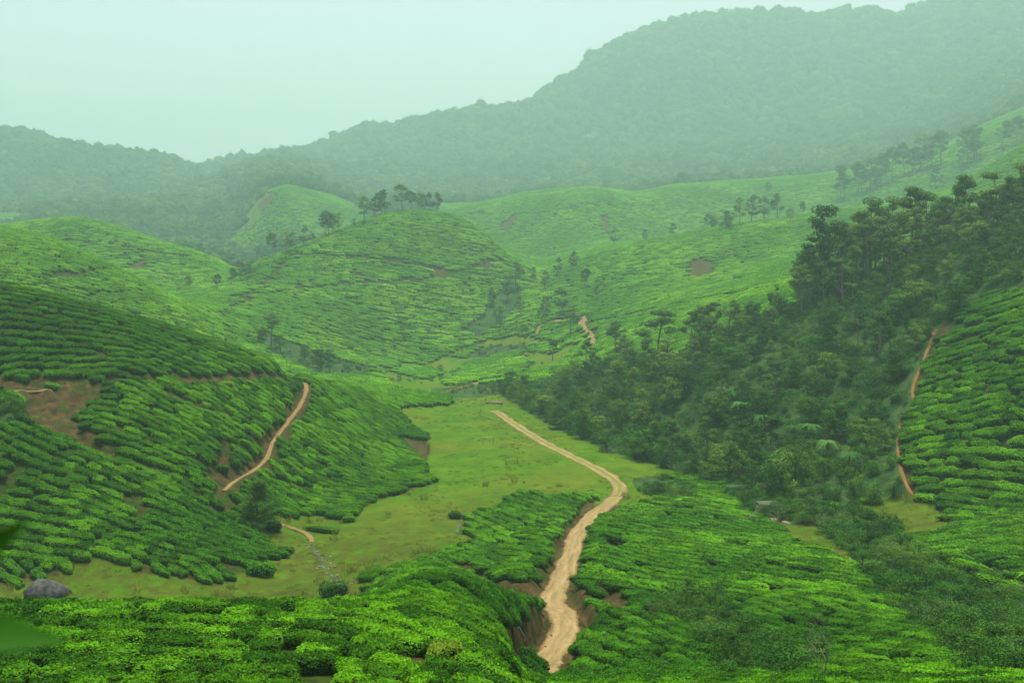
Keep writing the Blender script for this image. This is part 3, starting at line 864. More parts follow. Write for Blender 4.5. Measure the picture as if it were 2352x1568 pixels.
# ------------------------------------------------------------------ tea: the rows
REG = {}
def region_id(X, Y, Z):
    px, py = project(X, Y, Z)
    Y = far_in(Y)
    r = np.full(np.shape(X), 16)
    def put(mask, k):
        r[(r == 16) & mask] = k
    put((Y < 72) & (px < 760), 1)
    put((Y < 47) & (px > 1180), 3)
    put((Y < 120) & (px < 1300) & ((Y < 98) | (py > 1300)), 2)
    put((Y < 170) & (Y > 80) & in_poly(px, py, [(920, 1320), (1040, 1100), (1420, 1100), (1400, 1150), (1330, 1220), (1310, 1280), (1260, 1390), (1150, 1360)]), 4)
    put((Y < 92) & (px > 1250), 5)
    put((Y < 168) & (px > 1250) & (px < 2030), 6)
    put((Y < 134) & (px >= 2030) & (py > 1196), 7)
    put((Y < 225) & (px >= 2020), 8)
    put((Y < 205) & (Y > 90) & in_poly(px, py, [(-9000, 960), (0, 960), (150, 1020), (340, 1080), (520, 1130), (600, 1190), (700, 1300), (640, 1420), (-9000, 1420)]), 9)
    put((Y < 225) & (Y > 100) & in_poly(px, py, [(-9000, 962), (0, 962), (150, 1022), (340, 1082), (520, 1132), (600, 1050), (650, 985), (705, 882), (640, 864), (240, 872), (-9000, 872)]), 10)
    put((Y < 236) & (px < 716) & (py < 905), 11)
    put((Y < 285) & (px < 1100), 12)
    put((Y < 386) & (px < 480), 13)
    put((Y < 505) & (px < 575), 14)
    put((Y < 364) & (px > 1380), 15)
    return r

# region: anchor x, y in the photo, y-range, slope of the rows in the photo (degrees, + falls to the right), row spacing, step, curl with height, shape set
ROWS = {
    1: (420, 1450, 30, 60, 4, 1.42, 1.38, 0.0), 2: (1010, 1440, 30, 100, 22, 1.45, 1.38, 0.0), 3: (1700, 1560, 30, 46, 1, 1.5, 1.5, 0.0),
    4: (1200, 1240, 80, 170, 5, 1.95, 1.9, 0.0), 5: (1440, 1470, 50, 105, 27, 1.85, 1.8, 0.0), 6: (1560, 1260, 70, 160, 7, 1.95, 1.9, 0.0),
    7: (2250, 1250, 90, 140, -4, 1.8, 2.3, 0.0), 8: (2250, 1050, 110, 220, -9, 1.85, 2.0, 0.45), 9: (300, 1150, 95, 200, 24, 1.62, 1.45, 0.0),
    10: (450, 980, 110, 215, 34, 1.62, 1.45, 0.0), 11: (330, 780, 120, 230, 21, 1.65, 1.5, 0.0), 12: (800, 1020, 130, 270, 32, 1.62, 1.45, 0.0),
    13: (200, 640, 250, 380, 17, 2.3, 3.0, 0.0), 14: (330, 570, 386, 480, 10, 2.9, 3.8, 0.0), 15: (1640, 730, 270, 370, -24, 2.2, 2.9, 0.0),
    16: (900, 660, 300, 480, 0, 2.5, 3.4, 0.85),
}
GRID_ID = region_id(XM, YM, ZG)
okgrid = (CV == TEA) & (np.abs(UG)[None, :] < 0.60) & (YM > 30) & (_YN < 850)
PTS = []
for rid, (ax, ay, y0, y1, ang, s, t, curl) in ROWS.items():
    a = math.radians(ang)
    x0_, yy0, _ = spot(ax - 12 * math.cos(a), ay - 12 * math.sin(a), y0, y1)
    x1_, yy1, _ = spot(ax + 12 * math.cos(a), ay + 12 * math.sin(a), y0, y1)
    d = np.array([x1_ - x0_, yy1 - yy0]); d /= np.linalg.norm(d)
    if rid == 16: d = np.array([1.0, 0.0])
    nrm = np.array([-d[1], d[0]])
    m = (GRID_ID == rid) & okgrid
    if not m.any(): continue
    P = XM[m] * d[0] + YM[m] * d[1]; Qc = XM[m] * nrm[0] + YM[m] * nrm[1]
    pp = np.arange(P.min() - 3, P.max() + 3, t)
    if curl > 0:
        qq = np.arange(Qc.min() - 25, Qc.max() + 25, 0.9)
        pg, qg = np.meshgrid(pp, qq, indexing='ij')
        zz = hgt(pg * d[0] + qg * nrm[0], np.maximum(pg * d[1] + qg * nrm[1], 5))
        phi = np.maximum.accumulate(qg + curl * (zz - zz.mean()) + np.arange(len(qq))[None, :] * 1e-4, axis=1)
        lv = np.arange(phi.min(), phi.max(), s * (1.0 + 0.22 * curl))
        qv = np.stack([np.interp(lv, phi[i], qq) for i in range(len(pp))], 0)
        p2 = np.repeat(pp[:, None], len(lv), 1); rowi = np.repeat(np.arange(len(lv))[None, :], len(pp), 0)
        q2 = qv
    else:
        lv = np.arange(Qc.min() - 3, Qc.max() + 3, s)
        p2, q2 = np.meshgrid(pp, lv, indexing='ij')
        rowi = np.repeat(np.arange(len(lv))[None, :], len(pp), 0)
    p2 = p2 + (_hash(rowi, rowi * 0 + 5, rid) - 0.5) * t * 1.6 + rng.normal(0, 0.2 * t, p2.shape)
    q2 = q2 + s * 0.9 * fbm(p2 / 16, q2 / 16, 3, 60 + rid) + rng.normal(0, 0.07 * s, q2.shape)
    X = (p2 * d[0] + q2 * nrm[0]).ravel(); Y = (p2 * d[1] + q2 * nrm[1]).ravel()
    okk = (Y > 31) & (far_in(Y) < 850) & (np.abs(X) < 0.60 * np.maximum(Y, 1))
    X, Y = X[okk], Y[okk]
    Z = hgt(X, Y)
    keep = (region_id(X, Y, Z) == rid) & (cover(X, Y, Z) == TEA)
    ratio = {7: 0.02, 8: 0.10}.get(rid, 0.035)
    hole = fbm(X / 5.0, Y / 5.0, 2, 77) < -0.60
    keep &= (rng.random(len(X)) > ratio) & ~(hole & (Y < 260))
    X, Y, Z = X[keep], Y[keep], Z[keep]
    # local direction of the row on the ground
    tx = np.full(len(X), d[0]); ty = np.full(len(X), d[1])
    if curl > 0:
        e = 1.5
        gx = (hgt(X + e, Y) - hgt(X - e, Y)) / (2 * e); gy = (hgt(X, Y + e) - hgt(X, Y - e)) / (2 * e)
        fx = nrm[0] + curl * gx; fy = nrm[1] + curl * gy
        ll = np.hypot(fx, fy) + 1e-6
        tx, ty = fy / ll, -fx / ll
    PTS.append(np.stack([X, Y, Z, tx, ty, np.full(len(X), s), np.full(len(X), t), np.full(len(X), rid)], 1))
PTS = np.concatenate(PTS)
# keep bushes off the paths
offway = np.ones(len(PTS), bool)
for key, (c, w) in ROADS.items():
    dd, _ = way_distance(PTS[:, 0], PTS[:, 1], key)
    offway &= dd > w * 0.5 + np.where(PTS[:, 1] > 240, 0.9, {'road': 1.25, 'spur_path': 1.1, 'terrace_path': 0.9, 'slope_path': 1.0}.get(key, 0.9))
PTS = PTS[offway]

def rotations(P, tilt=0.85, jitter=0.12):
    n = normal_at(P[:, 0], P[:, 1])
    n = n * tilt + np.array([0, 0, 1.0]) * (1 - tilt); n /= np.linalg.norm(n, axis=1, keepdims=True)
    ang = rng.normal(0, jitter, len(P))
    tx = P[:, 3] * np.cos(ang) - P[:, 4] * np.sin(ang); ty = P[:, 3] * np.sin(ang) + P[:, 4] * np.cos(ang)
    flip = rng.random(len(P)) < 0.5
    tx = np.where(flip, -tx, tx); ty = np.where(flip, -ty, ty)
    x = np.stack([tx, ty, np.zeros(len(P))], 1)
    x = x - n * np.sum(x * n, 1, keepdims=True); x /= np.linalg.norm(x, axis=1, keepdims=True)
    y = np.cross(n, x)
    return np.stack([x, y, n], 2)       # columns

def eulers(R):
    sy = np.clip(-R[:, 2, 0], -1, 1)
    return np.stack([np.arctan2(R[:, 2, 1], R[:, 2, 2]), np.arcsin(sy), np.arctan2(R[:, 1, 0], R[:, 0, 0])], 1)

def scatter(name, P, E, S, I, meshes, label, **props):
    """one object of kind stuff: a point for each plant, its shape chosen by index"""
    lib = bpy.data.collections.new(name + '_shapes')
    for i, me in enumerate(meshes):
        lib.objects.link(bpy.data.objects.new('%s_shape_%02d' % (name, i), me))
    me = bpy.data.meshes.new(name)
    me.vertices.add(len(P)); me.vertices.foreach_set('co', np.asarray(P, np.float32).ravel())
    for nm, tp, arr, ch in (('rot', 'FLOAT_VECTOR', E, 'vector'), ('scl', 'FLOAT_VECTOR', S, 'vector'), ('idx', 'INT', I, 'value')):
        at = me.attributes.new(nm, tp, 'POINT')
        at.data.foreach_set(ch, np.asarray(arr, np.int32 if tp == 'INT' else np.float32).ravel())
    ob = link(name, me, kind='stuff', label=label, **props)
    g = bpy.data.node_groups.new(name, 'GeometryNodeTree')
    g.interface.new_socket('Geometry', in_out='INPUT', socket_type='NodeSocketGeometry')
    g.interface.new_socket('Geometry', in_out='OUTPUT', socket_type='NodeSocketGeometry')
    gi = g.nodes.new('NodeGroupInput'); go = g.nodes.new('NodeGroupOutput')
    ip = g.nodes.new('GeometryNodeInstanceOnPoints'); ci = g.nodes.new('GeometryNodeCollectionInfo')
    ci.inputs['Collection'].default_value = lib
    ci.inputs['Separate Children'].default_value = True
    ci.inputs['Reset Children'].default_value = True
    def named(nm, tp):
        n = g.nodes.new('GeometryNodeInputNamedAttribute'); n.data_type = tp; n.inputs['Name'].default_value = nm
        return n.outputs['Attribute']
    g.links.new(gi.outputs[0], ip.inputs['Points'])
    g.links.new(ci.outputs[0], ip.inputs['Instance'])
    ip.inputs['Pick Instance'].default_value = True
    g.links.new(named('idx', 'INT'), ip.inputs['Instance Index'])
    g.links.new(named('rot', 'FLOAT_VECTOR'), ip.inputs['Rotation'])
    g.links.new(named('scl', 'FLOAT_VECTOR'), ip.inputs['Scale'])
    g.links.new(ip.outputs[0], go.inputs[0])
    md = ob.modifiers.new('plants', 'NODES'); md.node_group = g
    return ob

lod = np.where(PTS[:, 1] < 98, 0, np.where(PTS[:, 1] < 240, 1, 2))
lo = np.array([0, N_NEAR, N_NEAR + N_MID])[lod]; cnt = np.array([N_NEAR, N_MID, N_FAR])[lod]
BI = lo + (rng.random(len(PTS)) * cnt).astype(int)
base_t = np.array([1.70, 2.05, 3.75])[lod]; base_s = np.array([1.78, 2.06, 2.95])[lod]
BS = np.stack([PTS[:, 6] / base_t * rng.uniform(0.80, 1.35, len(PTS)) * np.where(rng.random(len(PTS)) < 0.22, 1.4, 1.0) * np.where(lod == 1, 1.3, 1.0), PTS[:, 5] / base_s * rng.uniform(0.88, 1.10, len(PTS)),
               rng.uniform(0.92, 1.08, len(PTS)) * np.where(np.isin(PTS[:, 7], (1, 2, 3, 4, 5, 6)), 0.82, 1.0) * np.where(PTS[:, 1] > 500, 1.2, 1.0)], 1)
BR = rotations(PTS)
BE = eulers(BR)
BP = PTS[:, :3].copy(); BP[:, 2] -= 0.04

# the 300 that show largest stand as bushes of their own
bx, by = project(BP[:, 0], BP[:, 1], BP[:, 2] + 0.9)
vis = (bx > 20) & (bx < 2332) & (by < 1556) & (by > 1360) & (BP[:, 1] < 84)
# hidden behind the near crest?
cand = np.nonzero(vis)[0]
def seen(i):
    x, y, z = BP[i]; z += 0.85
    f = np.linspace(0.3, 0.985, 60)
    return np.all(hgt(x * f, y * f) + 0.35 < ZC + (z - ZC) * f)
cand = [i for i in cand if seen(i)]
cand.sort(key=lambda i: BP[i, 1])
single = np.array(cand[:300])
def bush_label(i):
    r = int(PTS[i, 7]); x = bx[i]
    if r == 1:
        where = ('below the boulder' if x < 330 else 'below the grass beside the boulder' if x < 560 else 'below the stony stream')
        deep = 'near the slope edge' if BP[i, 1] > 42 else 'low on the slope'
        return 'clipped tea bush ' + where + ', ' + deep, 'tea bushes of the near slope'
    if r == 2:
        where = 'between stream and road bank' if x < 1000 else 'above the brown road bank'
        return 'clipped tea bush ' + where + ' on the foreground slope', 'tea bushes beside the road bank'
    if r == 3:
        where = 'left of the half-bare tree' if x < 1870 else 'right of the half-bare tree'
        return 'clipped tea bush of the bottom row ' + where, 'tea bushes of the bottom row'
    return 'clipped tea bush in the falling rows right of the road mouth', 'tea bushes beyond the road mouth'
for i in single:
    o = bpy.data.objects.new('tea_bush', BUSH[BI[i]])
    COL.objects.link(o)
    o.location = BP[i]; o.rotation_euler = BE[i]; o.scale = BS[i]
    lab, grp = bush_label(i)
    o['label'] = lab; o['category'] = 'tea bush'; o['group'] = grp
rest = np.ones(len(BP), bool); rest[single] = False
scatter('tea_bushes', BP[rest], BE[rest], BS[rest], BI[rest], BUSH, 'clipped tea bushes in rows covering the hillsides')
print('TEA', len(BP), len(single), [(int(r), int((PTS[:, 7] == r).sum())) for r in ROWS])

# ------------------------------------------------------------------ trees: shapes
def branch_path(p, d, length, rg, n=6, bend=0.12, lift=0.0):
    P = [np.array(p, float)]
    d = np.array(d, float); d /= np.linalg.norm(d)
    for _ in range(n):
        d = d + rg.normal(0, bend, 3) + np.array([0, 0, lift]); d /= np.linalg.norm(d)
        P.append(P[-1] + d * length / n)
    return np.array(P)

def tuft_points(c, r, n, rg, flat_=0.6):
    v = rg.normal(size=(n, 3)); v /= np.linalg.norm(v, axis=1, keepdims=True)
    rad = rg.uniform(0.35, 1.0, (n, 1)) ** 0.5
    P = v * rad * r * np.array([1, 1, flat_])
    return np.array(c) + P, v + np.array([0, 0, 0.7]) + rg.normal(0, 0.35, (n, 3))

def tree(kind, seed):
    """returns (trunk mesh, crown mesh) of a tree of about unit height 10 m"""
    rg = np.random.default_rng(seed)
    tk, ck = Kit(), Kit()
    H = 10.0
    if kind == 'tall':          # tall bare stem, forked top, leaf layers held up in loose umbrellas
        tr = branch_path((0, 0, -0.5), (rg.normal(0, .04), rg.normal(0, .04), 1), H * 0.97, rg, 9, 0.035)
        tk.tube(tr, np.linspace(0.19, 0.05, len(tr)), 6)
        nb = rg.integers(9, 13)
        for b in range(nb):
            f = rg.uniform(0.52, 0.97) if b > 2 else rg.uniform(0.38, 0.6)
            i = f * (len(tr) - 1); p = tr[int(i)] + (tr[min(int(i) + 1, len(tr) - 1)] - tr[int(i)]) * (i % 1)
            an = rg.uniform(0, 6.28)
            ln = (1.05 - f) * 3.2 + 0.75
            br = branch_path(p, (math.cos(an), math.sin(an), 0.75), ln * rg.uniform(0.75, 1.15), rg, 5, 0.14, 0.05)
            tk.tube(br, np.linspace(0.055, 0.015, len(br)), 4)
            for q, rr, nn in ((br[-1], 0.9, 135), (br[-2], 0.62, 65), (br[-3], 0.4, 24)):
                c, nrm = tuft_points(q + rg.normal(0, 0.12, 3), rr * rg.uniform(0.8, 1.25), int(nn * rg.uniform(0.7, 1.2)), rg, 0.55)
                ck.leaves(c, nrm, 0.31, 0.5, rg, 0, np.clip(rg.normal(0.5, 0.25, len(c)), 0, 1), 0.5)
        c, nrm = tuft_points(tr[-1], 0.95, 130, rg, 0.6)
        ck.leaves(c, nrm, 0.31, 0.5, rg, 0, None, 0.5)
        mats = [M_EUC]; tm = M_BARK
    elif kind == 'oak':         # silver oak: straight stem, narrow open crown of short tiers
        tr = branch_path((0, 0, -0.5), (rg.normal(0, .03), rg.normal(0, .03), 1), H, rg, 8, 0.03)
        tk.tube(tr, np.linspace(0.2, 0.05, len(tr)), 6)
        base = rg.uniform(0.28, 0.42)
        for b in range(24):
            f = rg.uniform(base, 0.98)
            i = f * (len(tr) - 1); p = tr[int(i)] + (tr[min(int(i) + 1, len(tr) - 1)] - tr[int(i)]) * (i % 1)
            an = rg.uniform(0, 6.28); ln = 1.75 * math.sin(math.pi * min(1, (f - base) / (1 - base) * 0.80 + 0.22)) + 0.3
            br = branch_path(p, (math.cos(an), math.sin(an), 0.5), ln, rg, 4, 0.12, 0.06)
            tk.tube(br, np.linspace(0.04, 0.012, len(br)), 3)
            c, nrm = tuft_points(br[-1], 0.68 * rg.uniform(0.7, 1.3), int(80 * rg.uniform(0.6, 1.3)), rg, 0.7)
            ck.leaves(c, nrm, 0.36, 0.5, rg, 0, None, 0.3)
            c, nrm = tuft_points(br[2], 0.45, 18, rg, 0.7)
            ck.leaves(c, nrm, 0.30, 0.5, rg, 0, None, 0.3)
        mats = [M_TREE]; tm = M_BARK
    elif kind == 'broad':       # rounded forest tree, heaped clumps to the ground
        tr = branch_path((0, 0, -0.5), (rg.normal(0, .08), rg.normal(0, .08), 1), H * 0.7, rg, 6, 0.07)
        tk.tube(tr, np.linspace(0.24, 0.07, len(tr)), 6)
        for b in range(24):
            f = rg.uniform(0.12, 1.0)
            th = rg.uniform(0, 6.28); rr = 3.3 * math.sqrt(max(0.08, 1 - (f * 1.02 - 0.35) ** 2 / 0.55)) * rg.uniform(0.25, 1.0)
            q = np.array([rr * math.cos(th), rr * math.sin(th), 1.2 + f * 7.6])
            if b % 3 == 0:
                p = tr[min(len(tr) - 1, int(f * len(tr) * 0.8))]
                tk.tube(np.array([p, (p + q) / 2 + rg.normal(0, .2, 3), q]), np.array([0.07, 0.045, 0.015]), 4)
            c, nrm = tuft_points(q, rg.uniform(1.0, 1.75), int(rg.uniform(90, 150)), rg, 0.55)
            ck.leaves(c, nrm, 0.40, 0.55, rg, 0, np.clip(rg.normal(rg.uniform(0.25, 0.75), 0.22, len(c)), 0, 1))
        mats = [M_TREE]; tm = M_DBARK
    elif kind == 'cone':        # the lone tree by the stream: dense, tapering to the top
        tr = branch_path((0, 0, -0.4), (0.02, 0, 1), H * 0.95, rg, 8, 0.03)
        tk.tube(tr, np.linspace(0.2, 0.03, len(tr)), 6)
        for b in range(70):
            f = rg.uniform(0.03, 0.97)
            th = rg.uniform(0, 6.28); rr = 2.9 * (1.02 - f) ** 0.6 * (0.55 + 0.45 * min(1, f * 4)) * rg.uniform(0.35, 1.0)
            q = np.array([rr * math.cos(th), rr * math.sin(th), f * 9.7 + 0.15])
            if b % 3 == 0:
                p = tr[min(len(tr) - 1, int(f * len(tr) * 0.9))]
                tk.tube(np.array([p, (p + q) / 2, q]), np.array([0.05, 0.03, 0.012]), 3)
            c, nrm = tuft_points(q, rg.uniform(0.65, 1.05), int(rg.uniform(120, 180)), rg, 0.7)
            ck.leaves(c, nrm, 0.24, 0.5, rg, 0, np.clip(rg.normal(rg.uniform(0.2, 0.8), 0.22, len(c)), 0, 1))
        mats = [M_TREE]; tm = M_DBARK
    else:                       # 'bare': forked grey twigs with a few leaves left
        def grow(p, d, ln, r, depth):
            br = branch_path(p, d, ln, rg, 4, 0.16, 0.03)
            tk.tube(br, np.linspace(r, r * 0.55, len(br)), 4 if depth else 6)
            if depth >= 4:
                if rg.random() < 0.55:
                    c, nrm = tuft_points(br[-1], 0.28, rg.integers(3, 9), rg, 0.8)
                    ck.leaves(c, nrm, 0.26, 0.5, rg)
                return
            for _ in range(rg.integers(2, 4) if depth else rg.integers(4, 6)):
                dd = np.array(br[-1] - br[-2]); dd /= np.linalg.norm(dd)
                dd = dd + rg.normal(0, 0.55 if depth else 0.6, 3); dd[2] = abs(dd[2]) * 0.9 + 0.1
                grow(br[-1] if rg.random() < 0.7 else br[2], dd, ln * rg.uniform(0.6, 0.85), r * 0.56, depth + 1)
        grow((0, 0, -0.3), (0, 0, 1), 2.6, 0.16, 0)
        mats = [M_SCRUB]; tm = M_TWIG
    if not ck.V:
        ck.leaves(np.array([[0, 0, 5.0]]), np.array([[0, 0, 1.0]]), 0.2, 0.5, rg)
    return tk.mesh('trunk', [tm], True), ck.mesh('crown', mats)

def shrub(seed, mat, n=900, leaf=0.16, twigs=True, spread=1.0):
    """returns (stems mesh, foliage mesh) of a shrub about 2 m high and 2.4 m across"""
    rg = np.random.default_rng(seed)
    sk, fk = Kit(), Kit()
    nb = rg.integers(9, 14)
    for b in range(nb):
        th = rg.uniform(0, 6.28); rr = spread * 1.15 * math.sqrt(rg.random())
        q = np.array([rr * math.cos(th), rr * math.sin(th), rg.uniform(0.5, 1.75) * (1.15 - 0.35 * rr / spread)])
        sk.tube(np.array([[0.1 * math.cos(th), 0.1 * math.sin(th), -0.2], q * 0.55 + np.array([0, 0, .1]), q * np.array([1.1, 1.1, 1.18])]), np.array([0.035, 0.022, 0.006]), 4)
        c, nrm = tuft_points(q, rg.uniform(0.4, 0.72), int(n / nb), rg, 0.75)
        c[:, 2] = np.abs(c[:, 2])
        fk.leaves(c, nrm, leaf, 0.5, rg, 0, np.clip(rg.normal(rg.uniform(0.2, 0.8), 0.22, len(c)), 0, 1))
    return sk.mesh('stems', [M_TWIG if twigs else M_DBARK]), fk.mesh('foliage', [mat])

def fern(seed):
    rg = np.random.default_rng(seed)
    sk, fk = Kit(), Kit()
    sk.tube(np.array([[0, 0, -0.3], [0.05, 0, 1.2], [0.05, 0.05, 2.4]]), np.array([0.14, 0.11, 0.10]), 6)
    for b in range(15):
        th = b * 2.4 + rg.normal(0, .2); ln = rg.uniform(1.7, 2.4)
        s = np.linspace(0, 1, 9)
        P = np.stack([np.cos(th) * s * ln, np.sin(th) * s * ln, 2.4 + 1.0 * s - 1.5 * s ** 2 * rg.uniform(0.8, 1.3)], 1)
        side = np.array([-math.sin(th), math.cos(th), 0])
        w = 0.42 * np.sin(math.pi * np.clip(s * 0.9 + 0.1, 0, 1)) + 0.02
        for i in range(8):
            for sg in (-1, 1):
                a, b_ = P[i], P[i + 1]
                tip = a * 0.35 + b_ * 0.65 + side * sg * w[i] + np.array([0, 0, -0.10])
                fk.add(np.array([a, b_, tip, a * 0.8 + tip * 0.2]), [(0, 1, 2, 3)], rg.uniform(0, 1))
    return sk.mesh('stem', [M_DBARK]), fk.mesh('fronds', [M_FERN])

TREES = {k: [tree(k, s) for s in range(n0, n0 + c)] for k, n0, c in (('tall', 10, 6), ('oak', 30, 6), ('broad', 50, 6), ('cone', 70, 1), ('bare', 80, 5))}
SHRUBS = [shrub(90 + i, M_SCRUB, twigs=False) for i in range(5)]
PALES = [shrub(120 + i, M_PALE, 700) for i in range(2)]
FERNS = [fern(130 + i) for i in range(2)]

def plant(name, pair, parts, x, y, scale, label, cat, group=None, sink=0.05, wide=1.0, rz=None):
    z = float(hgt(x, y))
    o = empty(name, (x, y, z - sink), random.uniform(0, 6.28) if rz is None else rz, label=label, category=cat)
    if group: o['group'] = group
    o.scale = (scale * wide, scale * wide, scale)
    for nm, me in zip(parts, pair):
        link(nm, me, o)
    return o

def plant_px(name, pair, parts, px, py, hpx, y0, y1, label, cat, group=None, unit=10.0, wide=1.0):
    x, y, z = spot(px, py, y0, y1)
    h = hpx * y / FPX
    return plant(name, pair, parts, x, y, h / unit, label, cat, group, 0.05, wide)

TP = ('trunk', 'crown')
OAK = [
    # on the crest and flank of the central dome
    ('dome', 380, 500, [(838, 515, 60), (860, 500, 48), (875, 495, 55), (885, 492, 55), (925, 487, 58), (945, 485, 45), (962, 484, 42), (975, 484, 38), (990, 484, 44), (1003, 485, 45),
                        (747, 548, 56), (755, 546, 58), (763, 543, 48), (776, 537, 46)]),
    ('flank', 370, 470, [(628, 594, 55), (658, 586, 50), (668, 580, 44), (697, 570, 46), (718, 562, 24), (810, 526, 22)]),
    ('gap', 300, 560, [(552, 650, 48), (580, 640, 42), (532, 660, 42), (437, 668, 32), (498, 672, 40), (570, 640, 32)]),
    ('creek', 310, 520, [(1147, 752, 48), (1197, 727, 46), (1250, 731, 48), (1292, 724, 58), (1310, 774, 68), (1205, 794, 42), (1343, 664, 44), (1249, 671, 45), (1315, 624, 44), (1280, 634, 40),
                         (1184, 664, 58), (1374, 691, 34), (1269, 827, 42), (1130, 700, 36), (1165, 690, 40), (1225, 650, 34)]),
    ('right hill', 400, 500, [(1700, 521, 62), (1725, 515, 62), (1755, 511, 55), (1785, 501, 58), (1815, 515, 34), (1845, 491, 32), (1543, 533, 30), (1480, 542, 28), (1410, 560, 40), (1625, 520, 36)]),
    ('terrace', 480, 720, [(1931, 461, 62), (1941, 458, 70), (1971, 451, 74), (1980, 447, 64), (1998, 440, 70), (2014, 430, 64), (2023, 425, 66), (2036, 425, 52), (2048, 421, 76), (2078, 403, 68), (2096, 401, 58),
                           (2114, 391, 76), (2130, 390, 54), (2141, 388, 56), (2161, 385, 78), (2206, 395, 50), (2224, 378, 76), (2238, 368, 72), (2243, 362, 60), (2300, 345, 60), (2335, 330, 58),
                           (1765, 450, 30), (2148, 435, 46)]),
]
OAK_LABEL = {
    'dome': ('slender silver oak standing on the crest of the central tea dome', 'silver oaks on the dome crest'),
    'flank': ('thin silver oak on the falling left shoulder of the central tea dome', 'silver oaks on the dome shoulder'),
    'gap': ('small dark tree in the gap between the tea dome and the hills left of it', 'trees in the gap'),
    'creek': ('hazy slender tree along the creek fold between dome and right tea hill', 'trees along the creek fold'),
    'right hill': ('hazy tree on the back of the tea hill with the bare patch', 'trees on the right tea hill'),
    'terrace': ('tall straight tree in the line along the far right tea terrace', 'trees along the far terrace'),
}
for key, y0, y1, lst in OAK:
    for i, (px, py, hp) in enumerate(lst):
        lab, grp = OAK_LABEL[key]
        plant_px('silver_oak', TREES['oak'][(i * 5 + len(key)) % 6], TP, px, py, hp * 1.12, y0, y1, lab, 'tree', grp, wide=random.uniform(1.05, 1.4))
plant_px('round_tree', TREES['broad'][2], TP, 1668, 530, 58, 400, 500, 'round bushy dark tree with short trunk on the right tea hill', 'tree')
plant_px('round_tree', TREES['broad'][4], TP, 1640, 524, 34, 400, 500, 'small bushy tree left of the round tree on the right tea hill', 'tree')
# single trees beside the forest edge
plant_px('tall_tree', TREES['tall'][0], TP, 1510, 826, 122, 240, 320, 'tallest umbrella-crowned tree at the forest edge above the valley flat', 'tree', wide=1.6)
plant_px('tall_tree', TREES['tall'][1], TP, 1415, 812, 80, 240, 330, 'umbrella-crowned tree left of the tallest one at the forest edge', 'tree', wide=1.6)
plant_px('tall_tree', TREES['tall'][2], TP, 1344, 855, 76, 240, 330, 'twin-topped thin tree at the low tip of the forest', 'tree', wide=1.1)
plant_px('tall_tree', TREES['tall'][3], TP, 1362, 858, 66, 240, 330, 'shorter thin tree beside the twin-topped one at the forest tip', 'tree', wide=1.2)
for i, (px, py, hp) in enumerate([(1585, 805, 96), (1605, 798, 104), (1625, 792, 98), (1650, 782, 92), (1672, 780, 100), (1690, 772, 82)]):
    plant_px('tall_tree', TREES['tall'][i % 6], TP, px, py, hp, 225, 300, 'slim tree of the grove standing before the bright tea slope', 'tree', 'grove before the bright tea slope')
plant_px('tall_tree', TREES['tall'][4], TP, 1772, 735, 88, 230, 290, 'lone thin tree with small top against the bright tea slope', 'tree', wide=0.7)
plant_px('lone_tree', TREES['cone'][0], TP, 592, 1215, 122, 110, 170, 'dense dark tapering tree standing alone beside the stream meadow', 'tree', wide=1.45)
plant_px('tall_tree', TREES['tall'][5], TP, 622, 800, 88, 230, 345, 'tall loose tree rising behind the tea spur by the valley scrub', 'tree', wide=1.35)
for i, (px, py, hp) in enumerate([(645, 810, 50), (600, 790, 42), (735, 845, 56), (755, 842, 48), (700, 826, 38), (1150, 895, 30), (1012, 858, 26)]):
    plant_px('round_tree', TREES['broad'][i % 6], TP, px, py, hp, 225, 345, 'low bushy tree in the scrub hollow behind the tea spur' if px < 900 else 'small bushy tree on the valley flat beyond the meadow', 'tree',
             'bushy trees of the hollow' if px < 900 else 'bushy trees on the valley flat')
# bare shrubs by the culvert and the tree at the bottom right
plant_px('bare_tree', TREES['bare'][0], TP, 1893, 1572, 250, 40, 60, 'thin half-bare tree rising from the hedge at the bottom of the view', 'tree', wide=0.62)
BARE_SPOTS = [(1712, 1200, 78, 'grey leafless thorn tree left of the culvert mouth'), (1890, 1225, 86, 'grey leafless tree right of the stream boulders'), (1790, 1205, 70, 'thin bare tree beside the culvert boulders'),
              (1760, 1135, 52, 'bare twiggy tree above the culvert slab'), (2008, 1300, 56, 'bare branching bush above the stream bend'), (2130, 1400, 58, 'bare brownish bush in the stream gully'),
              (2280, 1470, 70, 'bare leaning sapling low in the gully scrub'), (1832, 1180, 46, 'small bare bush behind the stream boulders')]
for i, (px, py, hp, lab) in enumerate(BARE_SPOTS):
    plant_px('bare_tree', TREES['bare'][1 + i % 4], TP, px, py, hp, 45, 170, lab, 'tree', wide=1.1)

# ------------------------------------------------------------------ the near forest on the right hill
def fill(mask_code, n_try, y0, y1, u0, u1, gap, rough=True):
    X, Y = [], []
    y0, y1 = float(far_out(y0)), float(far_out(y1))
    yy = np.sqrt(rng.uniform(y0 ** 2, y1 ** 2, n_try)); uu = rng.uniform(u0, u1, n_try)
    xx = yy * uu; zz = hgt(xx, yy)
    ok = cover(xx, yy, zz, rough) == mask_code
    xx, yy = xx[ok], yy[ok]
    cell = {}
    out = []
    g = gap
    for x, y in zip(xx, yy):
        k = (int(x // g), int(y // g))
        bad = False
        for a in (-1, 0, 1):
            for b in (-1, 0, 1):
                for (p, q) in cell.get((k[0] + a, k[1] + b), ()):
                    if (p - x) ** 2 + (q - y) ** 2 < g * g: bad = True
        if not bad:
            cell.setdefault(k, []).append((x, y)); out.append((x, y))
    return np.array(out)

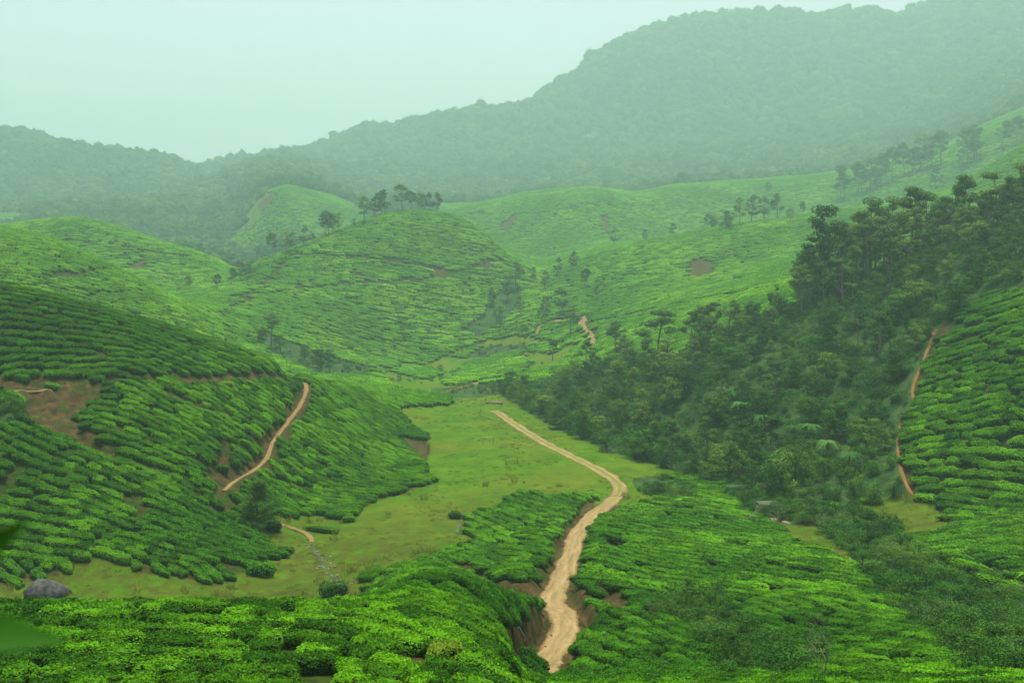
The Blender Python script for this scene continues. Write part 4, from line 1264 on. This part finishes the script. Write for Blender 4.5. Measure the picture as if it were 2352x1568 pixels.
fp = fill(FOR, 9000, 152, 300, -0.1, 0.58, 4.6)
_dw, _ = way_distance(fp[:, 0], fp[:, 1], 'slope_path'); fp = fp[_dw > 2.4]
fz = hgt(fp[:, 0], fp[:, 1])
fpx, fpy = project(fp[:, 0], fp[:, 1], fz)
upper = np.clip((fp[:, 1] - 205) / 40, 0, 1) * (fpx > 1840)
def forest_label(kind, h, px, y):
    size = ('tall ' if h > 11 else 'short ') if kind[0] == 's' else ('big ' if h > 6.8 else 'small ')
    if px < 1500: where = 'at the narrow tip of the forest by the valley flat'
    elif px > 1990 and y < 215: where = 'beside the reddish footpath up the slope'
    elif y < 195: where = 'at the forest foot beside the meadow and culvert'
    elif px > 1840 and y > 238: where = 'on the ridge of the right-hand forest'
    else: where = 'in the middle of the right-hand forest'
    return size + kind + ' tree ' + where
# the tall trees that stand up along the ridge
for i, (px, top, yb) in enumerate([(1913, 463, 255), (1932, 505, 250), (1948, 498, 252), (1968, 480, 256), (1985, 500, 248), (1998, 446, 258), (2011, 490, 250), (2030, 468, 256), (2051, 441, 258), (2070, 450, 252),
                                   (2088, 425, 256), (2105, 470, 246), (2131, 435, 254), (2150, 452, 248), (2168, 416, 254), (2185, 448, 246), (2204, 398, 252), (2212, 470, 240), (2234, 480, 238), (2252, 432, 246),
                                   (2272, 420, 244), (2291, 391, 246), (2310, 402, 242), (2338, 368, 244), (2350, 392, 238), (1885, 520, 254), (1872, 575, 256), (1895, 600, 246), (1960, 560, 238), (2045, 545, 232),
                                   (2120, 530, 230), (2180, 520, 228), (2320, 470, 226), (1840, 640, 256), (1858, 610, 258)]):
    u_, _v = ray(px, 600)
    X_, Y_ = float(u_) * yb, float(yb)
    gx_, gy_ = project(X_, Y_, float(hgt(X_, Y_)))
    hh = max(5.0, (float(gy_) - top) * Y_ / FPX)
    plant('ridge_tree', TREES['tall'][(i * 5) % 6], TP, X_, Y_, hh / 10, ('%s umbrella-topped tree with bare trunk standing up along the forest ridge' % ('tall' if hh > 13 else 'slim')), 'tree', 'ridge trees of the near forest', wide=random.uniform(0.85, 1.15))
order = rng.permutation(len(fp))
n_tall = n_broad = 0
rest_pts = []
for i in order:
    x, y = fp[i]
    if rng.random() < 0.30 * upper[i] + 0.11 and n_tall < 130 and fpx[i] > 1380:
        h = rng.uniform(8.5, 15.5) if upper[i] > 0.4 else rng.uniform(6.5, 12)
        plant('forest_tree', TREES['tall'][rng.integers(6)], TP, x, y, h / 10, forest_label('slim-stemmed', h, fpx[i], y), 'tree', 'slim trees of the near forest', wide=rng.uniform(0.9, 1.35)); n_tall += 1
    elif n_broad < 170 and rng.random() < 0.75:
        h = rng.uniform(4.5, 8.5)
        plant('forest_tree', TREES['broad'][rng.integers(6)], TP, x, y, h / 10, forest_label('bushy', h, fpx[i], y), 'tree', 'bushy trees of the near forest', wide=rng.uniform(0.85, 1.15)); n_broad += 1
    else:
        rest_pts.append((x, y))
for i, (px, py) in enumerate([(1825, 1010), (1860, 1010), (1680, 930), (1660, 915), (1900, 1050), (1745, 985), (1950, 1080), (1700, 960)]):
    x, y, z = spot(px, py, 160, 260)
    plant('tree_fern', FERNS[i % 2], ('stem', 'fronds'), x, y, random.uniform(0.9, 1.4), 'tree fern with a rosette of arching fronds at the foot of the forest', 'fern', 'tree ferns at the forest foot')

# undergrowth: a mass of shrubs
def joined(pairs, name):
    out = []
    for s, f in pairs:
        V, Q, T, M = [], [], [], []
        n = 0
        for me, mi in ((s, 0), (f, 1)):
            v = np.zeros(len(me.vertices) * 3, np.float32); me.vertices.foreach_get('co', v)
            q = np.zeros(len(me.loops), np.int32); me.loops.foreach_get('vertex_index', q)
            tt = np.zeros(len(me.vertices), np.float32); me.attributes['tint'].data.foreach_get('value', tt)
            V.append(v.reshape(-1, 3)); Q.append(q.reshape(-1, 4) + n); T.append(tt); M.append(np.full(len(q) // 4, mi)); n += len(v) // 3
        out.append(mesh_from(name, np.concatenate(V), np.concatenate(Q), None, [s.materials[0], f.materials[0]], np.concatenate(M), None, np.concatenate(T)))
    return out
UNDER = joined(SHRUBS + PALES, 'undergrowth') + joined(TREES['broad'][:3], 'undergrowth_tree')
ug = fill(FOR, 26000, 150, 345, -0.1, 0.60, 1.9)
sc = np.concatenate([fill(SCR, 16000, 46, 170, -0.58, 0.60, 0.95), fill(SCR, 9000, 170, 490, -0.58, 0.60, 1.7)])
_dw, _ = way_distance(ug[:, 0], ug[:, 1], 'slope_path'); ug = ug[_dw > 0.9]
gs_ = fill(GRA, 2200, 288, 420, -0.2, 0.1, 4.5)
gs_ = gs_[vnoise(gs_[:, 0] / 14, gs_[:, 1] / 14, 5) > 0.0]
ua = np.concatenate([ug, sc, gs_])
isf = np.concatenate([np.ones(len(ug), bool), np.zeros(len(sc) + len(gs_), bool)])
# shrubs of the gully that show largest stand singly
spx, spy = project(sc[:, 0], sc[:, 1], hgt(sc[:, 0], sc[:, 1]))
inview = np.nonzero((spx > 1300) & (spx < 2340) & (spy < 1540) & (sc[:, 1] < 170))[0]
inview = inview[np.argsort(sc[inview, 1])]
pick = inview[::max(1, len(inview) // 150)][:150]
def scrub_scale(y): return rng.uniform(0.4, 1.0) * (1.5 if rng.random() < 0.12 else 1.0) if y < 95 else rng.uniform(0.5, 1.35)
for i in pick:
    x, y = sc[i]
    p = SHRUBS[rng.integers(5)] if rng.random() < 0.94 else PALES[rng.integers(2)]
    pale = p in PALES
    where = 'in the gully beside the stream' if spx[i] > 1850 and y < 140 else ('below the tea right of the road' if y < 90 else 'beside the culvert')
    plant('shrub', p, ('stems', 'foliage'), x, y, scrub_scale(y), ('pale grey-green leafy shrub ' if pale else 'dark green leafy shrub ') + where, 'shrub', 'shrubs ' + where)
m_ = np.ones(len(ua), bool); m_[len(ug) + pick] = False
up_, uf = ua[m_], isf[m_]
n = len(up_)
uz = hgt(up_[:, 0], up_[:, 1]) - 0.05
ui = np.where(rng.random(n) < 0.06, 5 + rng.integers(0, 2, n), rng.integers(0, 5, n))
us_ = rng.uniform(0.45, 1.5, n) * np.where(uf, 1.15, 0.75)
big = uf & (rng.random(n) < 0.12)
ui = np.where(big, 7 + rng.integers(0, 3, n), ui); us_ = np.where(big, rng.uniform(0.3, 0.5, n), us_)
scatter('undergrowth', np.column_stack([up_, uz]), np.column_stack([np.zeros(n), np.zeros(n), rng.uniform(0, 6.28, n)]),
        np.column_stack([us_ * rng.uniform(0.9, 1.3, n)] * 2 + [us_]), ui, UNDER, 'dense leafy undergrowth of the right-hand forest and gullies')

# ------------------------------------------------------------------ the woods on the mountains
def crown_mesh(seed):
    rg = np.random.default_rng(seed)
    k = Kit()
    k.blob((0, 0, 2.2), (2.6, 2.6, 2.6), rg, 8, 5, 0.2, 0)
    for b in range(14):
        v = rg.normal(size=3); v /= np.linalg.norm(v); v[2] = abs(v[2]) * 1.1 - 0.1
        c, nrm = tuft_points(np.array([0, 0, 2.6]) + v * np.array([2.5, 2.5, 2.2]) * rg.uniform(0.8, 1.1), rg.uniform(0.8, 1.4), 16, rg, 0.6)
        k.leaves(c, nrm, 0.85, 0.65, rg, 0, np.clip(rg.normal(rg.uniform(0.2, 0.8), 0.2, len(c)), 0, 1))
    return k.mesh('far_tree', [M_FAR])
FARTREE = [crown_mesh(400 + i) for i in range(5)]
yy = np.exp(rng.uniform(math.log(far_out(505)), math.log(2330), 95000)); uu = rng.uniform(-0.57, 0.57, 95000)
xx = yy * uu; zz = hgt(xx, yy)
ok = cover(xx, yy, zz) == FARF
clear = fbm(xx / 90, yy / 90, 3, 91)
ok &= (clear > -0.62) | (yy < 1000)
xx, yy, zz = xx[ok], yy[ok], zz[ok]
n = len(xx)
fs = rng.uniform(0.75, 1.7, n) * (1 + 0.35 * (rng.random(n) < 0.1)) * np.clip(yy / 1080, 0.75, 2.0)
scatter('forest', np.column_stack([xx, yy, zz - 0.6]), np.column_stack([np.zeros((n, 2)), rng.uniform(0, 6.28, n)]),
        np.column_stack([fs * rng.uniform(0.9, 1.25, n), fs * rng.uniform(0.9, 1.25, n), fs * rng.uniform(0.8, 1.35, n)]), rng.integers(0, 5, n), FARTREE,
        'hazy forest covering the mountain slopes')
print('FOREST', n_tall, n_broad, len(ug), len(sc), len(pick), n)

# ------------------------------------------------------------------ small things
def rock_mesh(name, r, seed, mat, nu=14, nv=9, rough=0.16, facet=0.0):
    rg = np.random.default_rng(seed)
    ph = np.linspace(-math.pi / 2, math.pi / 2, nv); th = np.arange(nu) * 2 * math.pi / nu
    P, T = np.meshgrid(ph, th, indexing='ij')
    d = np.stack([np.cos(P) * np.cos(T), np.cos(P) * np.sin(T), np.sin(P)], -1)
    # cut by a few planes so that it has flat faces and edges
    k = np.full(P.shape, 1.0)
    for _ in range(15):
        nrm = rg.normal(size=3); nrm /= np.linalg.norm(nrm); dd = rg.uniform(0.58, 0.9)
        dot = d @ nrm
        k = np.where(dot > 0.05, np.minimum(k, dd / np.maximum(dot, 0.05)), k)
    k = k * (1 + rough * 0.35 * fbm(d[..., 0] * 2.5 + seed, d[..., 1] * 2.5 + d[..., 2] * 1.7, 3, seed % 40))
    V = d * k[..., None] * np.array(r)
    Q = [(i * nu + j, i * nu + (j + 1) % nu, (i + 1) * nu + (j + 1) % nu, (i + 1) * nu + j) for i in range(nv - 1) for j in range(nu)]
    kk = Kit(); kk.add(V.reshape(-1, 3), Q, 0.5)
    return kk.mesh(name, [mat])

def put(o, px, py, y0, y1, sink=0.0):
    x, y, z = spot(px, py, y0, y1)
    o.location = (x, y, z - sink)
    return x, y, z

# the boulder on the grass
b = link('boulder', rock_mesh('boulder', (3.0, 2.2, 2.1), 12, M_ROCK, 15, 9, 0.5), label='big dark grey boulder lying on the grass below the tea hill', category='boulder')
put(b, 112, 1366, 90, 125, 0.15); b.rotation_euler = (0.0, 0.06, 0.3)
ROCKS = [(1745, 1180, 1.0, 'dark stone at the culvert mouth'), (1772, 1196, 1.5, 'broad flat pale boulder below the culvert'), (1806, 1200, 1.0, 'rounded pale boulder beside the flat one below the culvert'),
         (1832, 1192, 0.7, 'small grey stone on the stream bank beside the bare trees'), (2025, 1330, 0.7, 'grey stone at the stream bend on the grass strip'), (2330, 1470, 0.8, 'pale stone in the dark stream bed at the edge of the view')]
for i, (px, py, s, lab) in enumerate(ROCKS):
    o = link('boulder', rock_mesh('boulder', (s, s * 0.75, s * 0.45), 30 + i, M_STONE if i % 3 else M_ROCK), label=lab, category='boulder')
    put(o, px, py, 50, 170, 0.1); o.rotation_euler = (0, 0, i * 1.3)

# streams: water, stones
def stream(name, pts, y0, y1, width, label, breaks=0.0):
    w = [spot(p[0], p[1], y0, y1) for p in pts]
    c = catmull(w, 0.35)
    T = np.gradient(c[:, :2], axis=0); T /= np.linalg.norm(T, axis=1, keepdims=True) + 1e-9
    S = np.stack([-T[:, 1], T[:, 0]], 1)
    s = np.arange(len(c)) * 0.35
    hw = width * 0.5 * (1 + 0.7 * fbm(s / 1.6, s * 0, 3, 8)) * np.clip(0.75 + 0.9 * fbm(s / 3.0, s * 0 + 5, 2, 18), 0.12, 1.3)
    off = np.array([-1, -0.4, 0.4, 1.0])
    X = c[:, None, 0] + S[:, None, 0] * off * hw[:, None] + fbm(s / 1.2, s * 0 + 9, 2, 3)[:, None] * 0.3
    Y = c[:, None, 1] + S[:, None, 1] * off * hw[:, None]
    Z = (hgt(X, Y)).mean(1, keepdims=True) + 0.05 + 0 * X
    n = len(c)
    vid = np.arange(n * 4).reshape(n, 4)
    q = np.stack([vid[:-1, :-1], vid[:-1, 1:], vid[1:, 1:], vid[1:, :-1]], -1).reshape(-1, 4)
    link(name, mesh_from(name, np.stack([X, Y, Z], -1).reshape(-1, 3), q, None, [m_water], smooth_=True), kind='structure', label=label)
    return c
c1 = stream('stream', [(716, 1250), (724, 1268), (740, 1285), (745, 1305), (765, 1322), (778, 1335), (800, 1346)], 90, 150, 0.42, 'narrow stony stream glinting on the damp grass')
stream('brook', [(1064, 1178), (1068, 1192), (1056, 1205), (1050, 1215), (1052, 1222)], 110, 170, 0.55, 'thin brook at the corner of the tea patch')
stream('brook_below', [(1098, 1240), (1088, 1250), (1080, 1258), (1060, 1268)], 110, 160, 0.5, 'thin brook winding along the edge of the tea patch')
STONE = [rock_mesh('stone', (0.34, 0.26, 0.17), 60 + i, M_STONE, 8, 5, 0.2) for i in range(5)]
for i in range(56):
    p = c1[rng.integers(len(c1))]
    x = p[0] + rng.normal(0, 0.75); y = p[1] + rng.normal(0, 0.9)
    o = link('stone', STONE[i % 5], label='small pale stone in the stony stream on the grass', category='stone', group='stones of the stream')
    o.location = (x, y, float(hgt(x, y)) + 0.04); k = rng.uniform(0.35, 1.15); o.scale = (k, k, k); o.rotation_euler = (0, 0, rng.uniform(0, 6.28))

# goals on the meadow
def goal(px, py, wpx, hpx, lab, rz):
    x, y, z = spot(px, py, 150, 260)
    w = wpx * y / FPX; h = hpx * y / FPX
    g = empty('football_goal', (x, y, z), rz, label=lab, category='goal')
    for sx in (-1, 1):
        k = Kit(); k.tube(np.array([[sx * w / 2, 0, -0.2], [sx * w / 2, 0, h]]), np.array([0.055, 0.05]), 6)
        link('post', k.mesh('post', [M_POST]), g)
    k = Kit(); k.tube(np.array([[-w / 2 - 0.05, 0, h], [0, 0, h - 0.02], [w / 2 + 0.05, 0, h]]), np.array([0.055, 0.055, 0.055]), 6)
    link('crossbar', k.mesh('crossbar', [M_BAR if hpx < 18.5 else M_POST]), g)
goal(1175, 1067, 27, 20.0, 'nearer wooden goal frame with dark posts on the meadow', 0.02)
goal(1121, 1021, 24, 17.0, 'farther goal frame with pale crossbar on the meadow', -0.05)

# low concrete platform at the far end of the meadow
x, y, z = spot(1135, 926, 240, 300)
g = empty('platform', (x, y, z), 0.06, label='low weathered concrete platform at the far end of the meadow', category='platform')
k = Kit(); k.box((0, 0, 0.32), (4.7, 3.4, 0.18)); link('slab', k.mesh('slab', [M_CONC]), g)
k = Kit(); k.box((0, 0, 0.0), (4.3, 3.0, 0.46)); link('plinth', k.mesh('plinth', [M_STONE]), g)
k = Kit(); k.tube(np.array([[-2.2, 1.9, -0.2], [-2.2, 1.9, 1.9]]), np.array([0.06, 0.05]), 6); link('pole', k.mesh('pole', [M_POST]), g)

# culvert: slab over a dark mouth, side walls, pipe rail behind
x, y, z = spot(1772, 1176, 100, 170)
g = empty('culvert', (x, y, z - 0.9), 0.1, label='old stone culvert with dark mouth and mossy slab over the stream', category='culvert')
k = Kit(); k.box((0.4, 0.9, 2.0), (4.4, 2.4, 0.38)); link('slab', k.mesh('slab', [M_CONC]), g)
for sx, wd in ((-1.35, 1.5), (1.75, 1.5)):
    k = Kit()
    for r in range(4):
        for cidx in range(2):
            k.box((sx + (cidx - 0.5) * wd * 0.5 + (0.1 if r % 2 else -0.05), 0.6 + 0.05 * (r % 2), 0.22 + r * 0.44), (wd * 0.5 - 0.04, 1.5, 0.41))
    link('wall', k.mesh('wall', [M_STONE]), g)
k = Kit(); k.box((0.2, 2.0, 0.9), (3.2, 0.3, 1.8)); link('back_wall', k.mesh('back_wall', [M_ROCK]), g)
for i, (dx, dy, k_) in enumerate(((-2.6, -0.6, 0.75), (2.9, -0.4, 0.7), (-1.6, 1.6, 0.8), (1.2, 2.4, 0.9), (3.6, 1.4, 0.9), (-3.4, 0.8, 0.9))):
    plant('shrub', SHRUBS[i % 5], ('stems', 'foliage'), x + dx, y + dy, k_, 'dark shrub crowding round the stone culvert', 'shrub', 'shrubs round the culvert')
x, y, z = spot(1712, 1132, 120, 190)
g = empty('pipe_rail', (x, y, z), 0.05, label='pale horizontal pipe rail on short posts left above the culvert', category='rail')
for dz in (1.25, 1.0):
    k = Kit(); k.tube(np.array([[-3.3, 0, dz], [0, 0, dz + 0.03], [3.3, 0, dz]]), np.array([0.04, 0.04, 0.04]), 5); link('pipe', k.mesh('pipe', [M_BAR]), g)
for sx in (-3.2, -1.1, 1.1, 3.2):
    k = Kit(); k.tube(np.array([[sx, 0.05, -0.4], [sx, 0.05, 1.3]]), np.array([0.05, 0.045]), 5); link('post', k.mesh('post', [M_POST]), g)

# water hose hanging over the cut bank
hp = [spot(a, b_, 56, 94) for a, b_ in ((1168, 1418), (1180, 1432), (1195, 1446), (1204, 1462), (1206, 1474))]
hc = catmull(hp, 0.3); hc[:, 2] = hgt(hc[:, 0], hc[:, 1]) + 0.10
k = Kit(); k.tube(hc, np.full(len(hc), 0.035), 6)
link('hose', k.mesh('hose', [M_HOSE], True), label='pale hose hanging down the brown cut bank beside the road', category='hose')

# broken crossing on the road at the end of the meadow
x, y, z = spot(1418, 1140, 130, 190)
o = empty('crossing', (x, y, z), 0.0, label='row of rough stones across the dirt road at the meadow end', category='stone crossing')
for i in range(9):
    s = link('stone', STONE[i % 5], o); s.location = (-1.6 + i * 0.4, random.uniform(-.25, .25), 0.1); s.scale = (0.8, 0.9, 0.8); s.rotation_euler = (0, 0, i)

# bushes that stand apart
def lone_bush(px, py, y0, y1, sx, sy, sz, lab, mesh_i, rz=0.2, mats=None):
    x, y, z = spot(px, py, y0, y1)
    me = BUSH[mesh_i]
    if mats:
        me = me.copy(); me.materials[1] = mats
    o = link('tea_bush', me, label=lab, category='tea bush')
    o.location = (x, y, z - 0.05); o.scale = (sx, sy, sz); o.rotation_euler = (0, 0, rz)
lone_bush(600, 1318, 95, 150, 1.5, 1.6, 1.6, 'single rounded tea bush standing apart on the grass below the tea rows', 6, 0.1)
lone_bush(742, 1222, 110, 170, 2.2, 0.8, 0.9, 'long low tea hedge alone on the grass beside the small path', 7, -0.45)
lone_bush(765, 1368, 90, 130, 1.2, 1.4, 1.7, 'dark rounded bush at the lower end of the stony stream', 8, 0.4, M_SCRUB)
lone_bush(628, 1218, 110, 170, 1.0, 1.3, 1.4, 'dark bush at the foot of the lone tapering tree', 9, 0.4, M_SCRUB)
lone_bush(520, 890, 150, 215, 1.1, 1.2, 1.2, 'bright yellow-green bush among the tea below the terrace path', 6, 0.3, M_LIME)
lone_bush(1022, 1530, 38, 60, 0.9, 0.95, 1.15, 'yellow-green tea bush in the dark hollow near the road bank', 1, 0.3, M_LIME)
lone_bush(510, 1085, 120, 190, 0.8, 1.0, 1.3, 'round dark bush on the bare soil left of the curving footpath', 8, 0.3)
lone_bush(540, 1070, 120, 190, 0.7, 0.9, 1.2, 'round bush on the bare soil closest to the curving footpath', 9, 0.3)
lone_bush(1155, 1168, 130, 170, 1.0, 1.0, 1.0, 'low tea bush apart at the meadow corner of the tea patch', 7, 0.1)
lone_bush(1045, 1190, 120, 170, 0.8, 0.9, 1.2, 'small dark bush beside the thin brook on the grass', 10, 0.1, M_SCRUB)
lone_bush(1480, 1160, 120, 180, 0.7, 0.8, 1.0, 'small bush beside the road at the end of the meadow', 8, 0.1, M_SCRUB)

# grass
def tuft_mesh(seed, n=34, h=0.17, spread=0.34):
    rg = np.random.default_rng(seed)
    k = Kit()
    a = rg.uniform(0, 6.28, n); r = spread * np.sqrt(rg.random(n))
    for i in range(n):
        p = np.array([r[i] * math.cos(a[i]), r[i] * math.sin(a[i]), -0.02]); hh = h * rg.uniform(0.5, 1.2)
        d = np.array([rg.normal(0, .35), rg.normal(0, .35), 1.0]); b_ = rg.uniform(0, 6.28); w = np.array([math.cos(b_), math.sin(b_), 0]) * 0.022
        t_ = p + d * hh
        k.add(np.array([p - w, p + w, t_ + w * 0.2, t_ - w * 0.2]), [(0, 1, 2, 3)], rg.uniform(0, 1))
    return k.mesh('grass_tuft', [M_GRASS])
TUFTS = [tuft_mesh(500 + i) for i in range(4)] + [tuft_mesh(510 + i, 40, 0.75, 0.35) for i in range(2)]
gp = fill(GRA, 26000, 92, 292, -0.56, 0.5, 0.55)
clump = fbm(gp[:, 0] / 7, gp[:, 1] / 7, 3, 71) + 0.35 * smooth(170, 120, gp[:, 1])
gp = gp[(clump + rng.normal(0, 0.25, len(gp))) > 0.14]
offr = np.ones(len(gp), bool)
for key in ('road', 'valley_track'):
    dd, _ = way_distance(gp[:, 0], gp[:, 1], key); offr &= dd > ROADS[key][1] * 0.5
gp = gp[offr]; n = len(gp)
gi = np.where(rng.random(n) < 0.07 * (gp[:, 1] < 175), 4 + rng.integers(0, 2, n), rng.integers(0, 4, n))
gs = rng.uniform(0.6, 1.4, n)
scatter('grass', np.column_stack([gp, hgt(gp[:, 0], gp[:, 1])]), np.column_stack([np.zeros((n, 2)), rng.uniform(0, 6.28, n)]), np.column_stack([gs * 1.4, gs * 1.4, gs]), gi, TUFTS,
        'short grass tufts on the damp meadow')
print('GRASS', n)

# a leafy sprig close to the camera, far out of focus
def sprig():
    rg = np.random.default_rng(3)
    x, y = -0.60, 0.95
    z = float(hgt(x, y))
    o = empty('sapling', (x, y, z), 0, label='blurred green leaves of a sapling close by at the lower left corner', category='sapling')
    top = ZC - 0.36 - z
    k = Kit(); k.tube(np.array([[0, 0, -0.1], [-0.03, 0.01, top * 0.5], [-0.02, 0, top]]), np.array([0.012, 0.009, 0.004]), 6)
    link('stem', k.mesh('stem', [M_DBARK], True), o)
    def leaf(base, d, ln, w, up):
        d = np.array(d, float); d /= np.linalg.norm(d)
        side = np.cross(d, np.array(up, float)); side /= np.linalg.norm(side)
        nrm = np.cross(side, d)
        k = Kit(); s = np.linspace(0, 1, 9)
        prof = w * np.sin(math.pi * s ** 0.75) ** 0.9
        V = []
        for i, t in enumerate(s):
            c = np.array(base) + d * ln * t - nrm * 0.16 * ln * t * t
            V += [c - side * prof[i] + nrm * 0.25 * prof[i], c, c + side * prof[i] + nrm * 0.25 * prof[i]]
        Q = [(i * 3 + j, i * 3 + j + 1, i * 3 + j + 4, i * 3 + j + 3) for i in range(8) for j in range(2)]
        k.add(V, Q, 0.6)
        link('leaf', k.mesh('leaf', [M_LEAF], True), o)
    leaf((-0.02, 0, top - 0.01), (0.95, 0.1, 0.04), 0.170, 0.028, (0, -0.6, 0.8))
    leaf((-0.02, 0, top * 0.93), (-0.6, -0.5, 0.2), 0.14, 0.026, (0, 0, 1))
    leaf((-0.02, 0, top * 0.85), (-0.3, 0.6, 0.3), 0.14, 0.026, (0, 0, 1))
    leaf((-0.02, 0, top), (0.75, 0.2, 0.6), 0.165, 0.022, (0.1, -1, 0.2))
M_LEAF = leaf_material('sapling_leaf', (0.008, 0.05, 0.002), (0.022, 0.105, 0.004), None, 0.1, 0.4)
sprig()

# ------------------------------------------------------------------ the air in the valley
def haze():
    x0, x1, y0, y1 = -5200.0, 5200.0, -80.0, 4300.0
    z0, z1 = float(ZG.min()) - 1.0 - 6.0, float(ZG.max()) + 45.0
    v = [(x, y, z) for z in (z0, z1) for y in (y0, y1) for x in (x0, x1)]
    me = bpy.data.meshes.new('haze')
    me.from_pydata(v, [], [(0, 2, 3, 1), (4, 5, 7, 6), (0, 1, 5, 4), (2, 6, 7, 3), (0, 4, 6, 2), (1, 3, 7, 5)])
    m = bpy.data.materials.new('haze')
    t, N, L = nodes_of(m)
    out = N('ShaderNodeOutputMaterial'); pv = N('ShaderNodeVolumePrincipled')
    pv.inputs['Color'].default_value = HAZE_COLOR
    pv.inputs['Density'].default_value = HAZE_DENSITY
    pv.inputs['Anisotropy'].default_value = HAZE_ANISO
    L(pv.outputs[0], out.inputs['Volume'])
    try:
        m.cycles.homogeneous_volume = True
    except Exception:
        pass
    me.materials.append(m)
    link('haze', me, kind='stuff', label='pale green haze filling the valley air')
haze()
